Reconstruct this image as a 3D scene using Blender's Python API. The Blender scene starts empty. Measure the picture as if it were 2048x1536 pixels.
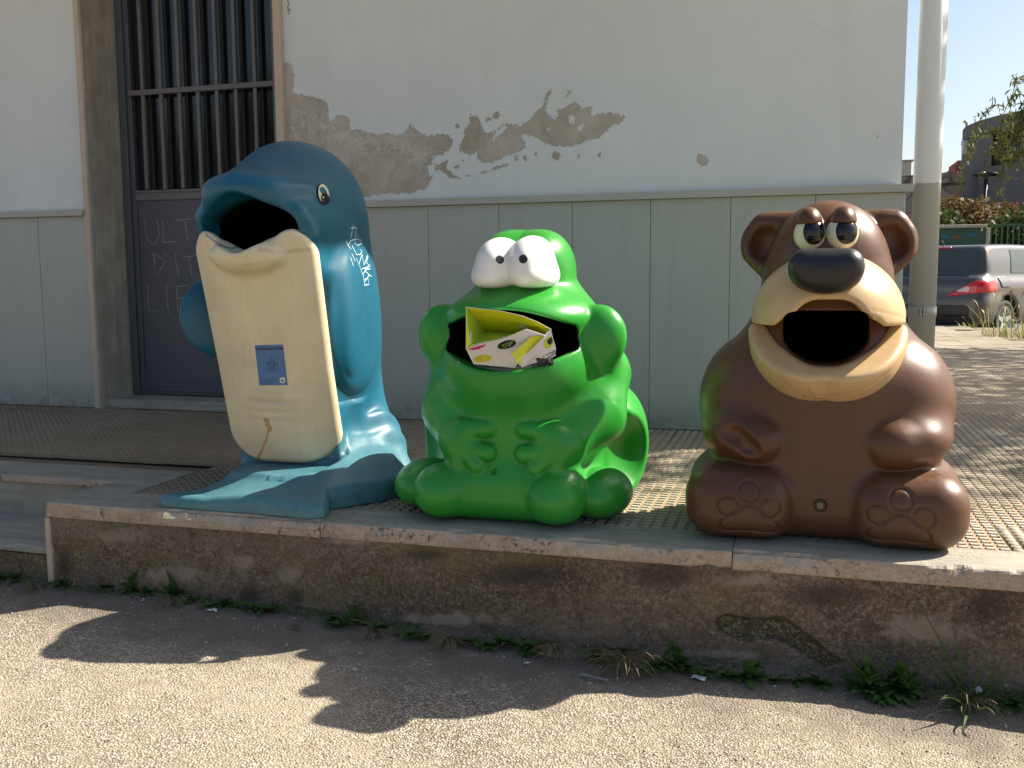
import bpy, bmesh, math, random
import numpy as np
from mathutils import Matrix, Vector
from mathutils.bvhtree import BVHTree

random.seed(7)
rng = np.random.default_rng(7)
scene = bpy.context.scene
COL = scene.collection

# ------------------------------------------------------------------ camera
F = 1940.0
CAMZ = 0.8
def _Rx(a): c, s = math.cos(a), math.sin(a); return np.array([[1, 0, 0], [0, c, -s], [0, s, c]])
def _Rz(a): c, s = math.cos(a), math.sin(a); return np.array([[c, -s, 0], [s, c, 0], [0, 0, 1]])
CR = _Rz(math.radians(16.5)) @ _Rx(math.pi / 2 - math.radians(6.35)) @ _Rz(math.radians(-0.4))
CO = np.array([0, 0, CAMZ])
cam_d = bpy.data.cameras.new('camera')
cam = bpy.data.objects.new('camera', cam_d)
COL.objects.link(cam)
M4 = Matrix.Identity(4)
for i in range(3):
    for j in range(3):
        M4[i][j] = CR[i][j]
M4[2][3] = CAMZ
cam.matrix_world = M4
cam_d.sensor_width = 36.0
cam_d.lens = F / 2048 * 36
cam_d.clip_start = 0.05
cam_d.clip_end = 500
scene.camera = cam

# ------------------------------------------------------------------ light
SUN = np.array([0.98, 0.57, 1.0]); SUN = SUN / np.linalg.norm(SUN)
w = bpy.data.worlds.new('World'); scene.world = w; w.use_nodes = True
nt = w.node_tree
sky = nt.nodes.new('ShaderNodeTexSky')
sky.sky_type = 'NISHITA'; sky.sun_disc = False
sky.sun_elevation = math.asin(SUN[2]); sky.sun_rotation = math.atan2(SUN[0], SUN[1])
sky.air_density = 1.0; sky.dust_density = 2.0; sky.ozone_density = 0.35
bg = nt.nodes['Background']; bg.inputs['Strength'].default_value = 0.069
nt.links.new(sky.outputs[0], bg.inputs['Color'])
sl = bpy.data.lights.new('sun', 'SUN'); sl.energy = 5.0; sl.angle = math.radians(0.5); sl.color = (1, 0.925, 0.80)
so = bpy.data.objects.new('sun', sl); COL.objects.link(so)
so.rotation_euler = Vector(SUN).to_track_quat('Z', 'Y').to_euler()
scene.view_settings.view_transform = 'Standard'
scene.view_settings.look = 'None'
scene.view_settings.exposure = 1.3
scene.view_settings.gamma = 1.0
scene.view_settings.use_curve_mapping = False

# ------------------------------------------------------------------ helpers
def ray(px, py): return CR @ np.array([(px - 1024) / F, -(py - 768) / F, -1.0])
def U(px, py, ax, v):
    r = ray(px, py); t = (v - CO[ax]) / r[ax]; return CO + t * r
def PXY(V):
    c = (np.asarray(V) - CO) @ CR
    return 1024 - F * c[:, 0] / c[:, 2], 768 + F * c[:, 1] / c[:, 2]

def tag(o, label=None, cat=None, group=None, kind=None):
    if label: o['label'] = label
    if cat: o['category'] = cat
    if group: o['group'] = group
    if kind: o['kind'] = kind
    return o
def empty(name, loc=(0, 0, 0), label=None, cat=None, group=None, kind=None):
    o = bpy.data.objects.new(name, None); COL.objects.link(o); o.location = loc
    o.empty_display_size = 0.1
    return tag(o, label, cat, group, kind)
def link(name, me, parent=None, mats=None):
    o = bpy.data.objects.new(name, me); COL.objects.link(o)
    if parent is not None:
        o.parent = parent
        o.matrix_parent_inverse = Matrix.Translation(-Vector(WLOC(parent)))
    return o
def WLOC(o):
    l = Vector(o.location)
    return l
def mesh(name, V, Fc, mat=None, parent=None, smooth=False, attrs=None, raw=False):
    me = bpy.data.meshes.new(name)
    V = np.asarray(V, dtype=np.float32)
    if isinstance(Fc, np.ndarray) and Fc.ndim == 2:
        n, k = Fc.shape
        me.vertices.add(len(V)); me.vertices.foreach_set('co', V.ravel())
        me.loops.add(n * k); me.loops.foreach_set('vertex_index', Fc.astype(np.int32).ravel())
        me.polygons.add(n); me.polygons.foreach_set('loop_start', np.arange(0, n * k, k, dtype=np.int32))
        me.polygons.foreach_set('loop_total', np.full(n, k, dtype=np.int32))
        me.update(calc_edges=True)
    else:
        me.from_pydata([tuple(map(float, v)) for v in V], [], [tuple(int(i) for i in f) for f in Fc]); me.update()
    if smooth: me.polygons.foreach_set('use_smooth', np.ones(len(me.polygons), dtype=bool))
    if attrs:
        for k_, a in attrs.items():
            at = me.attributes.new(k_, 'FLOAT', 'POINT'); at.data.foreach_set('value', np.asarray(a, dtype=np.float32))
    if mat: me.materials.append(mat)
    if raw: return me
    return link(name, me, parent)

class MB:
    """collects simple solids into one mesh"""
    def __init__(s): s.bm = bmesh.new(); s.mi = 0
    def box(s, x0, x1, y0, y1, z0, z1, bev=0, seg=1, rot=None):
        vs = [s.bm.verts.new(p) for p in [(x0,y0,z0),(x1,y0,z0),(x1,y1,z0),(x0,y1,z0),(x0,y0,z1),(x1,y0,z1),(x1,y1,z1),(x0,y1,z1)]]
        if rot is not None: bmesh.ops.transform(s.bm, matrix=rot, verts=vs)
        fs = [s.bm.faces.new([vs[i] for i in q]) for q in [(0,3,2,1),(4,5,6,7),(0,1,5,4),(1,2,6,5),(2,3,7,6),(3,0,4,7)]]
        for f in fs: f.material_index = s.mi
        if bev:
            es = {e for f in fs for e in f.edges}
            bmesh.ops.bevel(s.bm, geom=list(es), offset=bev, segments=seg, affect='EDGES', profile=0.7, material=-1)
        return s
    def prism(s, pts, y0, y1, axis='y'):
        """extrude 2D polygon: axis y -> pts (x,z); axis z -> (x,y); axis x -> (y,z)"""
        def mk(p, d):
            return {'y': (p[0], d, p[1]), 'z': (p[0], p[1], d), 'x': (d, p[0], p[1])}[axis]
        a = [s.bm.verts.new(mk(p, y0)) for p in pts]; b = [s.bm.verts.new(mk(p, y1)) for p in pts]
        n = len(pts); fs = [s.bm.faces.new(a[::-1]), s.bm.faces.new(b)]
        for i in range(n): fs.append(s.bm.faces.new([a[i], a[(i + 1) % n], b[(i + 1) % n], b[i]]))
        for f in fs: f.material_index = s.mi
        return s
    def tube(s, path, r, n=8, cap=True):
        path = [Vector(p) for p in path]
        rs = r if isinstance(r, (list, tuple)) else [r] * len(path)
        rings = []
        ref = None
        for i, p in enumerate(path):
            t = (path[min(i + 1, len(path) - 1)] - path[max(i - 1, 0)]).normalized()
            if ref is None: ref = Vector((0, 0, 1)) if abs(t.z) < 0.9 else Vector((1, 0, 0))
            u = t.cross(ref).normalized(); v = t.cross(u).normalized(); ref = -v if False else ref
            rings.append([s.bm.verts.new(p + (u * math.cos(a) + v * math.sin(a)) * rs[i]) for a in [2 * math.pi * k / n for k in range(n)]])
        for a, b in zip(rings, rings[1:]):
            for k in range(n):
                f = s.bm.faces.new([a[k], a[(k + 1) % n], b[(k + 1) % n], b[k]]); f.smooth = True; f.material_index = s.mi
        if cap:
            s.bm.faces.new(rings[0][::-1]).material_index = s.mi; s.bm.faces.new(rings[-1]).material_index = s.mi
        return s
    def quad(s, *p):
        f = s.bm.faces.new([s.bm.verts.new(q) for q in p]); f.material_index = s.mi; return s
    def build(s, name, mats, parent=None, smooth=False, raw=False, normals=True):
        if normals: bmesh.ops.recalc_face_normals(s.bm, faces=s.bm.faces)
        me = bpy.data.meshes.new(name); s.bm.to_mesh(me); s.bm.free()
        for m in (mats if isinstance(mats, (list, tuple)) else [mats]): me.materials.append(m)
        if smooth: me.polygons.foreach_set('use_smooth', np.ones(len(me.polygons), dtype=bool))
        return me if raw else link(name, me, parent)

# ------------------------------------------------------------------ materials
class NB:
    def __init__(s, name):
        s.m = bpy.data.materials.new(name); s.m.use_nodes = True; s.t = s.m.node_tree
        s.b = s.t.nodes['Principled BSDF']; s._c = None
    def n(s, ty, **kw):
        nd = s.t.nodes.new(ty)
        for k, v in kw.items(): setattr(nd, k, v)
        return nd
    def l(s, a, b): s.t.links.new(a, b)
    def co(s, obj=True):
        if s._c is None: s._c = s.n('ShaderNodeTexCoord')
        return s._c.outputs['Object' if obj else 'Generated']
    def mapping(s, scale=(1, 1, 1), rot=(0, 0, 0), loc=(0, 0, 0)):
        m = s.n('ShaderNodeMapping'); s.l(s.co(), m.inputs[0])
        m.inputs['Scale'].default_value = scale; m.inputs['Rotation'].default_value = rot; m.inputs['Location'].default_value = loc
        return m.outputs[0]
    def noise(s, scale, detail=4, rough=0.55, dist=0, vec=None):
        n = s.n('ShaderNodeTexNoise'); s.l(vec or s.co(), n.inputs['Vector'])
        n.inputs['Scale'].default_value = scale; n.inputs['Detail'].default_value = detail
        n.inputs['Roughness'].default_value = rough; n.inputs['Distortion'].default_value = dist
        return n.outputs['Fac']
    def voro(s, scale, feature='F1', vec=None, out='Distance', rnd=1.0):
        n = s.n('ShaderNodeTexVoronoi', feature=feature); s.l(vec or s.co(), n.inputs['Vector'])
        n.inputs['Scale'].default_value = scale; n.inputs['Randomness'].default_value = rnd
        return n.outputs[out]
    def ramp(s, v, stops, interp='LINEAR'):
        n = s.n('ShaderNodeValToRGB'); s.l(v, n.inputs[0]); cr = n.color_ramp; cr.interpolation = interp
        while len(cr.elements) < len(stops): cr.elements.new(0.5)
        for e, (p, c) in zip(cr.elements, stops):
            e.position = p; e.color = (c, c, c, 1) if isinstance(c, (int, float)) else (*c, 1)
        return n.outputs[0]
    def mix(s, f, a, b, mode='MIX'):
        n = s.n('ShaderNodeMix', data_type='RGBA', blend_type=mode)
        for k, v in ((0, f), (6, a), (7, b)):
            inp = n.inputs[k]
            if isinstance(v, (int, float)): inp.default_value = v if k == 0 else (v, v, v, 1)
            elif isinstance(v, (tuple, list)): inp.default_value = (*v, 1) if len(v) == 3 else v
            else: s.l(v, inp)
        return n.outputs[2]
    def math(s, op, a, b=0.0, c=None):
        n = s.n('ShaderNodeMath', operation=op)
        for inp, v in zip(n.inputs, (a, b) if c is None else (a, b, c)):
            if isinstance(v, (int, float)): inp.default_value = v
            else: s.l(v, inp)
        return n.outputs[0]
    def attr(s, name):
        n = s.n('ShaderNodeAttribute'); n.attribute_name = name; return n.outputs['Fac']
    def sep(s, vec=None):
        n = s.n('ShaderNodeSeparateXYZ'); s.l(vec or s.co(), n.inputs[0]); return n.outputs
    def objrand(s):
        return s.n('ShaderNodeObjectInfo').outputs['Random']
    def bump(s, h, strength=0.5, dist=0.01, chain=None):
        n = s.n('ShaderNodeBump'); s.l(h, n.inputs['Height']); n.inputs['Strength'].default_value = strength
        n.inputs['Distance'].default_value = dist
        if chain: s.l(chain, n.inputs['Normal'])
        s.l(n.outputs[0], s.b.inputs['Normal']); return n.outputs[0]
    def col(s, c):
        if isinstance(c, (tuple, list)): s.b.inputs['Base Color'].default_value = (*c, 1)
        else: s.l(c, s.b.inputs['Base Color'])
    def rough(s, r):
        if isinstance(r, (int, float)): s.b.inputs['Roughness'].default_value = r
        else: s.l(r, s.b.inputs['Roughness'])
    def set(s, **kw):
        for k, v in kw.items(): s.b.inputs[k.replace('_', ' ')].default_value = v

def plain(name, c, rough=0.6, var=0.15, scale=20, metal=0, bump=0, spec=0.5):
    b = NB(name)
    f = b.noise(scale, 5)
    lo = tuple(x * (1 - var) for x in c); hi = tuple(min(1, x * (1 + var)) for x in c)
    b.col(b.mix(f, lo, hi)); b.rough(rough); b.set(Metallic=metal, Specular_IOR_Level=spec)
    if bump: b.bump(b.noise(scale * 8, 4), 0.4, bump)
    return b.m

MT = {}
def plastic(name, base, dusty=(0.45, 0.42, 0.36), rough=0.34, dust=0.25, fade=None, grain=0.0007, low=0.12):
    b = NB(name)
    n1 = b.noise(5, 5, 0.6); n2 = b.noise(60, 4, 0.6)
    c = b.mix(b.ramp(n1, [(0.35, 0), (0.7, 1)]), tuple(x * 0.9 for x in base), tuple(min(1, x * 1.1) for x in base))
    if fade: c = b.mix(b.math('MULTIPLY', b.attr('fade'), b.ramp(n1, [(0.3, 0.55), (0.7, 1)])), c, fade)
    # dust settles on upward faces and towards the foot
    geo = b.n('ShaderNodeNewGeometry'); nz = b.sep(geo.outputs['Normal'])[2]; pz = b.sep(geo.outputs['Position'])[2]
    up = b.ramp(nz, [(0.55, 0), (1.0, 1)]); lowm = b.ramp(pz, [(0.0, 1), (low, 0)])
    dm = b.math('MULTIPLY', b.math('MAXIMUM', b.math('MULTIPLY', up, 0.6), b.math('MULTIPLY', lowm, 0.8)), b.ramp(n2, [(0.4, 0.1), (0.65, 1)]))
    dm = b.math('MULTIPLY', dm, dust)
    c = b.mix(dm, c, dusty)
    stn = b.noise(1.0, 5, 0.65, vec=b.mapping(scale=(22, 22, 2.2))); c = b.mix(b.math('MULTIPLY', b.ramp(stn, [(0.5, 0), (0.72, 1)]), 0.16), c, tuple(x * 0.45 + 0.012 for x in base))
    scf = b.math('MULTIPLY', b.ramp(b.noise(1.0, 4, 0.75, vec=b.mapping(scale=(140, 140, 18), rot=(0.5, 0.7, 0.3))), [(0.66, 0), (0.72, 1)]), b.ramp(b.noise(4, 3), [(0.5, 0), (0.62, 0.5)])); c = b.mix(scf, c, tuple(min(1, x * 1.4 + 0.06) for x in base))
    # tiny pale specks and scuffs
    sp = b.ramp(b.voro(38), [(0.028, 1), (0.05, 0)]); spm = b.math('MULTIPLY', sp, b.ramp(b.noise(9, 2), [(0.56, 0), (0.66, 0.7)]))
    c = b.mix(spm, c, (0.55, 0.5, 0.4))
    pn = b.math('MULTIPLY', b.ramp(geo.outputs['Pointiness'], [(0.44, 1), (0.492, 0)]), b.ramp(n2, [(0.3, 0.25), (0.6, 0.75)])); c = b.mix(pn, c, tuple(x * 0.35 + 0.018 for x in base))
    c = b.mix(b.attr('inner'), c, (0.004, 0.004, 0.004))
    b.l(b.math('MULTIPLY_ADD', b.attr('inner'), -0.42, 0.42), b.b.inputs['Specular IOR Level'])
    b.col(c)
    b.rough(b.math('ADD', b.math('MULTIPLY', n2, 0.16), b.math('ADD', rough - 0.08, b.math('MULTIPLY', dm, 0.6))))
    b.bump(b.noise(420, 3, 0.6), 0.35, grain)
    return b

# numpy value noise -------------------------------------------------
def _h(ix, iy, seed):
    n = (ix * 374761393 + iy * 668265263 + seed * 974634777).astype(np.int64) & 0x7fffffff
    n = ((n ^ (n >> 13)) * 1274126177) & 0x7fffffff
    return ((n ^ (n >> 16)) & 0xffff) / 65535.0
def vnoise(x, y, seed=0):
    x = np.asarray(x, dtype=np.float64); y = np.asarray(y, dtype=np.float64)
    ix = np.floor(x).astype(np.int64); iy = np.floor(y).astype(np.int64); fx = x - ix; fy = y - iy
    fx = fx * fx * (3 - 2 * fx); fy = fy * fy * (3 - 2 * fy)
    a = _h(ix, iy, seed); b = _h(ix + 1, iy, seed); c = _h(ix, iy + 1, seed); d = _h(ix + 1, iy + 1, seed)
    return (a * (1 - fx) + b * fx) * (1 - fy) + (c * (1 - fx) + d * fx) * fy
def fbm(x, y, s, o=4, seed=0):
    v = 0; a = 0.5; t = 0
    for i in range(o):
        v = v + a * vnoise(x * s, y * s, seed + i * 17); t += a; a *= 0.5; s *= 2.03
    return v / t
def sd_poly(px, py, poly):
    """signed distance to polygon, negative inside"""
    poly = np.asarray(poly, float); n = len(poly)
    d = np.full(px.shape, 1e18); inside = np.zeros(px.shape, bool)
    for i in range(n):
        ax, ay = poly[i]; bx, by = poly[(i + 1) % n]
        ex, ey = bx - ax, by - ay; wx, wy = px - ax, py - ay
        t = np.clip((wx * ex + wy * ey) / (ex * ex + ey * ey + 1e-12), 0, 1)
        d = np.minimum(d, (wx - ex * t) ** 2 + (wy - ey * t) ** 2)
        c = ((ay > py) != (by > py)) & (px < (bx - ax) * (py - ay) / ((by - ay) if by != ay else 1e-9) + ax)
        inside ^= c
    d = np.sqrt(d); return np.where(inside, -d, d)
def sd_line(px, py, pts):
    d = np.full(px.shape, 1e18)
    for (ax, ay), (bx, by) in zip(pts, pts[1:]):
        ex, ey = bx - ax, by - ay; wx, wy = px - ax, py - ay
        t = np.clip((wx * ex + wy * ey) / (ex * ex + ey * ey + 1e-12), 0, 1)
        d = np.minimum(d, (wx - ex * t) ** 2 + (wy - ey * t) ** 2)
    return np.sqrt(d)
def grid(xs, ys):
    X, Y = np.meshgrid(xs, ys, indexing='xy'); nx, ny = len(xs), len(ys)
    i = np.arange(nx - 1); j = np.arange(ny - 1); I, J = np.meshgrid(i, j, indexing='xy')
    a = (J * nx + I).ravel()
    return X.ravel(), Y.ravel(), np.stack([a, a + 1, a + 1 + nx, a + nx], 1)

# ------------------------------------------------------------------ setting materials
def m_asphalt():
    b = NB('worn_asphalt')
    v = b.voro(150, out='Color'); d = b.voro(150); d2 = b.voro(48); sv = b.sep(v)
    big = b.noise(1.3, 5, 0.6); mid = b.noise(9, 5, 0.6); fine = b.noise(220, 3, 0.7)
    stone = b.ramp(sv[0], [(0.0, (0.14, 0.11, 0.085)), (0.3, (0.31, 0.255, 0.185)), (0.6, (0.43, 0.365, 0.275)), (0.82, (0.64, 0.58, 0.48)), (1.0, (0.28, 0.24, 0.20))])
    earth = b.mix(fine, (0.28, 0.225, 0.155), (0.43, 0.36, 0.26))
    kerb = b.attr('dirt')
    em = b.ramp(b.math('ADD', b.math('MULTIPLY', kerb, 0.55), b.math('MULTIPLY', mid, 0.75)), [(0.42, 0.0), (0.66, 1)])
    em2 = b.ramp(b.math('ADD', b.math('MULTIPLY', mid, 0.4), b.math('MULTIPLY', big, 0.7)), [(0.44, 0.05), (0.72, 0.8)])
    edge = b.ramp(d, [(0.45, 1), (0.72, 0)])
    stone = b.mix(edge, (0.12, 0.095, 0.07), stone)
    c = b.mix(em2, stone, earth); c = b.mix(em, c, b.mix(fine, (0.12, 0.098, 0.075), (0.21, 0.17, 0.13)))
    tiny = b.ramp(b.voro(30, out='Distance'), [(0.06, 1), (0.1, 0)])
    c = b.mix(b.math('MULTIPLY', tiny, b.ramp(fine, [(0.45, 0), (0.6, 0.8)])), c, (0.05, 0.042, 0.034))
    b.col(b.mix(0.06, c, b.ramp(big, [(0.3, (0.16, 0.13, 0.1)), (0.7, (0.6, 0.5, 0.38))])))
    b.rough(0.9)
    h = b.math('ADD', b.math('MULTIPLY', b.ramp(d, [(0.1, 1), (0.7, 0)]), b.math('SUBTRACT', 1.0, b.math('MULTIPLY', em2, 0.55))), b.math('MULTIPLY', fine, 0.8))
    b.bump(h, 1.0, 0.0045); return b.m
def m_street():
    b = NB('far_asphalt'); n = b.noise(0.8, 4); f = b.noise(60, 3)
    b.col(b.mix(n, (0.09, 0.085, 0.08), (0.16, 0.145, 0.13))); b.rough(0.9); b.bump(f, 0.5, 0.004); return b.m
def m_tile():
    b = NB('ribbed_concrete_tile'); z = b.sep()[2]; r = b.objrand()
    n = b.noise(14, 5, 0.65); f = b.noise(150, 3, 0.7)
    geo = b.n('ShaderNodeNewGeometry'); wn = b.n('ShaderNodeTexNoise'); b.l(geo.outputs['Position'], wn.inputs['Vector'])
    wn.inputs['Scale'].default_value = 1.7; wn.inputs['Detail'].default_value = 6; wn.inputs['Roughness'].default_value = 0.65
    top = b.mix(f, (0.36, 0.325, 0.255), (0.58, 0.54, 0.44)); top = b.mix(b.math('MULTIPLY', r, 0.35), top, (0.24, 0.20, 0.155))
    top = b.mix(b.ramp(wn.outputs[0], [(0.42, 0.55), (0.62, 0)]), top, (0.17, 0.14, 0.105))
    gx_ = b.sep(geo.outputs['Position'])[0]; left_shade = b.math('MULTIPLY', b.ramp(b.math('MULTIPLY_ADD', gx_, 0.25, 0.75), [(0.1, 0.8), (0.62, 0.0)]), b.ramp(wn.outputs[0], [(0.3, 1), (0.7, 0.75)])); top = b.mix(left_shade, top, (0.115, 0.092, 0.066))  # building shade over the left tiles is put into their colour
    low = b.mix(n, (0.20, 0.145, 0.085), (0.36, 0.27, 0.165))
    c = b.mix(b.ramp(b.math('ADD', z, 0.0), [(0.0, 0), (0.0, 1)]), low, top)
    zz = b.math('GREATER_THAN', z, -0.0021)
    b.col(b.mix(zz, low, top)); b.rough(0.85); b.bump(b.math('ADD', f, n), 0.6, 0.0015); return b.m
def m_travertine(name, top=(0.40, 0.37, 0.30), dirty=0.5, axis='x'):
    b = NB(name)
    sc = {'x': (1.2, 26, 40), 'z': (26, 26, 1.6)}[axis]
    v = b.noise(1.0, 6, 0.65, vec=b.mapping(scale=sc)); n = b.noise(7, 6, 0.65); f = b.noise(130, 3, 0.7); big = b.noise(1.6, 3)
    c = b.mix(b.ramp(v, [(0.3, 0), (0.7, 1)]), tuple(x * 0.68 for x in top), tuple(min(1, x * 1.18) for x in top))
    c = b.mix(b.math('MULTIPLY', b.ramp(n, [(0.45, 0), (0.7, 1)]), dirty), c, (0.15, 0.125, 0.09))
    pits = b.ramp(b.voro(90, vec=b.mapping(scale=(0.5, 1, 1) if axis == 'x' else (1, 1, 0.4))), [(0.07, 1), (0.16, 0)])
    pm = b.math('MULTIPLY', pits, b.ramp(b.noise(11, 4), [(0.46, 0), (0.6, 0.85)]))
    c = b.mix(pm, c, (0.06, 0.05, 0.04))
    c = b.mix(b.math('MULTIPLY', b.ramp(big, [(0.4, 0), (0.65, 1)]), 0.35), c, tuple(x * y for x, y in zip(top, (0.7, 0.78, 0.72))))
    b.col(c); b.rough(0.7); b.bump(b.math('SUBTRACT', b.math('ADD', v, b.math('MULTIPLY', f, 0.5)), pm), 0.6, 0.002); return b.m
def m_kerbslab():
    b = NB('weathered_travertine')
    v = b.noise(1.0, 6, 0.65, vec=b.mapping(scale=(1.5, 22, 30))); n = b.noise(8, 6, 0.7); f = b.noise(120, 4, 0.75); sp = b.noise(55, 5, 0.8)
    geo = b.n('ShaderNodeNewGeometry'); nz = b.sep(geo.outputs['Normal'])[2]; up = b.ramp(nz, [(0.5, 0), (0.85, 1)])
    topc = b.mix(b.ramp(v, [(0.3, 0), (0.7, 1)]), (0.25, 0.225, 0.175), (0.43, 0.39, 0.31)); topc = b.mix(b.ramp(n, [(0.4, 0.45), (0.65, 0)]), topc, (0.20, 0.20, 0.165))
    frc = b.mix(b.ramp(n, [(0.35, 0), (0.7, 1)]), (0.33, 0.235, 0.165), (0.50, 0.385, 0.285)); frc = b.mix(b.ramp(f, [(0.52, 0), (0.64, 0.6)]), frc, (0.58, 0.50, 0.40))
    c = b.mix(up, frc, topc)
    lich = b.math('MULTIPLY', b.ramp(sp, [(0.55, 0), (0.6, 1)]), b.ramp(b.noise(4.5, 4, 0.7), [(0.42, 0.1), (0.62, 0.95)]))
    c = b.mix(b.math('MULTIPLY', lich, b.math('SUBTRACT', 1.0, b.math('MULTIPLY', up, 0.75))), c, (0.06, 0.05, 0.04))
    edge = b.math('MULTIPLY', b.ramp(nz, [(0.25, 0), (0.5, 1), (0.86, 1), (0.97, 0)]), b.ramp(sp, [(0.45, 0), (0.6, 0.5)]))
    c = b.mix(edge, c, (0.42, 0.385, 0.33))
    b.col(c); b.rough(0.8); b.bump(b.math('SUBTRACT', b.math('ADD', f, v), b.math('MULTIPLY', lich, 0.7)), 0.8, 0.003); return b.m
def m_concrete_face():
    b = NB('mossy_concrete')
    n = b.noise(2.2, 6, 0.65); g = b.noise(3.1, 5, 0.6, 0.4, vec=b.mapping(loc=(3.3, 1, 7), scale=(1, 1, 1.8))); f = b.noise(120, 4, 0.8); m = b.noise(22, 6, 0.75)
    st = b.noise(1.0, 5, 0.6, vec=b.mapping(scale=(3, 3, 28)))
    c = b.mix(b.ramp(n, [(0.36, 0), (0.64, 1)]), (0.080, 0.047, 0.026), (0.255, 0.175, 0.115))
    c = b.mix(b.ramp(b.noise(70, 6, 0.8), [(0.47, 0), (0.60, 0.8)]), c, (0.36, 0.275, 0.205)); c = b.mix(b.ramp(m, [(0.36, 0.55), (0.52, 0)]), c, (0.085, 0.055, 0.036))
    zz = b.sep()[2]; xx = b.sep()[0]
    mossx = b.ramp(b.math('MULTIPLY_ADD', xx, 0.3125, 0.8125), [(0.0, 0.9), (0.55, 0.9), (0.78, 0.3), (1, 0.15)])
    mossz = b.ramp(b.math('MULTIPLY_ADD', zz, 2.7, 1.0), [(0.15, 0.1), (0.35, 1), (0.85, 1), (1.0, 0.3)])
    moss = b.math('MULTIPLY', b.math('MULTIPLY', b.ramp(g, [(0.47, 0), (0.62, 0.7)]), mossx), mossz)
    c = b.mix(moss, c, b.mix(f, (0.13, 0.112, 0.035), (0.23, 0.19, 0.065)))
    low = b.ramp(b.math('MULTIPLY_ADD', zz, 2.7, 1.0), [(0.02, 1), (0.36, 0)])
    c = b.mix(b.math('MULTIPLY', low, b.ramp(st, [(0.25, 0.3), (0.7, 0.95)])), c, b.mix(st, (0.12, 0.098, 0.078), (0.25, 0.21, 0.17)))
    black = b.math('MULTIPLY', b.ramp(f, [(0.5, 0), (0.58, 1)]), b.ramp(b.noise(3.7, 6, 0.75), [(0.42, 0.25), (0.6, 0.95)]))
    c = b.mix(b.math('MULTIPLY', black, 0.85), c, (0.045, 0.035, 0.027))
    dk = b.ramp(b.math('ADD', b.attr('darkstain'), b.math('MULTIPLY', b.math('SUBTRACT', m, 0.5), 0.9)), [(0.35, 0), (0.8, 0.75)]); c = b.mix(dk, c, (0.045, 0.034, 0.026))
    pl_ = b.ramp(b.math('ADD', b.attr('pale'), b.math('MULTIPLY', b.math('SUBTRACT', m, 0.5), 1.2)), [(0.45, 0), (0.75, 0.75)]); c = b.mix(pl_, c, b.mix(f, (0.27, 0.195, 0.14), (0.40, 0.32, 0.25)))
    hole = b.attr('hole')
    hm = b.ramp(b.math('ADD', hole, b.math('MULTIPLY', b.math('SUBTRACT', m, 0.5), 1.3)), [(0.48, 0), (0.52, 1)])
    ag = b.voro(140, out='Color'); agc = b.ramp(b.sep(ag)[0], [(0, (0.055, 0.045, 0.026)), (0.7, (0.12, 0.10, 0.055)), (1, (0.24, 0.20, 0.13))])
    c = b.mix(hm, c, agc)
    rimd = b.ramp(b.math('ADD', hole, b.math('MULTIPLY', b.math('SUBTRACT', m, 0.5), 1.3)), [(0.43, 0), (0.485, 1), (0.5, 0)])
    c = b.mix(b.math('MULTIPLY', rimd, 0.8), c, (0.03, 0.025, 0.02))
    chip = b.attr('rough'); c = b.mix(b.math('MULTIPLY', chip, b.ramp(b.voro(60), [(0.2, 0.85), (0.6, 0.2)])), c, b.mix(f, (0.07, 0.055, 0.035), (0.36, 0.30, 0.22)))
    b.col(c); b.rough(0.92)
    h = b.math('ADD', b.math('ADD', b.math('MULTIPLY', f, 0.6), m), b.math('MULTIPLY', b.math('MULTIPLY', b.voro(60), chip), 2.0)); h = b.math('SUBTRACT', h, b.math('MULTIPLY', hm, 1.5))
    b.bump(h, 1.0, 0.006); return b.m
def m_stucco():
    b = NB('white_plaster')
    f = b.noise(260, 3, 0.7); m = b.noise(26, 5, 0.6); big = b.noise(0.9, 5, 0.6); e = b.noise(6.5, 9, 0.72, 0.5); e2 = b.noise(17, 7, 0.7, 0.3)
    pe = b.math('ADD', b.attr('peel'), b.math('ADD', b.math('MULTIPLY', b.math('SUBTRACT', e, 0.5), 0.95), b.math('MULTIPLY', b.math('ADD', b.math('SUBTRACT', e2, 0.5), b.math('MULTIPLY', b.math('SUBTRACT', b.noise(75, 4, 0.75), 0.5), 1.0)), 0.85)))
    pm = b.ramp(pe, [(0.492, 0), (0.51, 1)]); rim = b.ramp(pe, [(0.44, 0), (0.492, 1), (0.505, 0.0)])
    white = b.mix(b.ramp(big, [(0.3, 0), (0.7, 1)]), (0.635, 0.655, 0.65), (0.725, 0.745, 0.735))
    streak = b.noise(1.0, 5, 0.6, vec=b.mapping(scale=(9, 9, 0.9)))
    white = b.mix(b.math('MULTIPLY', b.ramp(streak, [(0.52, 0), (0.75, 1)]), 0.13), white, (0.50, 0.48, 0.42))
    under = b.mix(b.ramp(b.noise(5, 6, 0.7, 0.6), [(0.35, 0), (0.65, 1)]), (0.37, 0.32, 0.25), (0.51, 0.465, 0.395))
    powd = b.math('MULTIPLY', b.ramp(b.math('ADD', b.noise(70, 6, 0.8), b.math('MULTIPLY', b.math('SUBTRACT', e2, 0.5), 0.9)), [(0.44, 0), (0.58, 0.9)]), b.attr('powder'))
    under = b.mix(powd, under, (0.57, 0.54, 0.49))
    c = b.mix(pm, white, under); c = b.mix(b.math('MULTIPLY', rim, b.ramp(e2, [(0.45, 0), (0.6, 0.45)])), c, (0.34, 0.29, 0.22))
    b.col(c); b.rough(0.85)
    b.bump(b.math('SUBTRACT', b.math('ADD', b.math('MULTIPLY', f, 0.5), b.math('MULTIPLY', m, 0.6)), b.math('MULTIPLY', pm, 1.6)), 0.7, 0.007); return b.m
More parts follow.
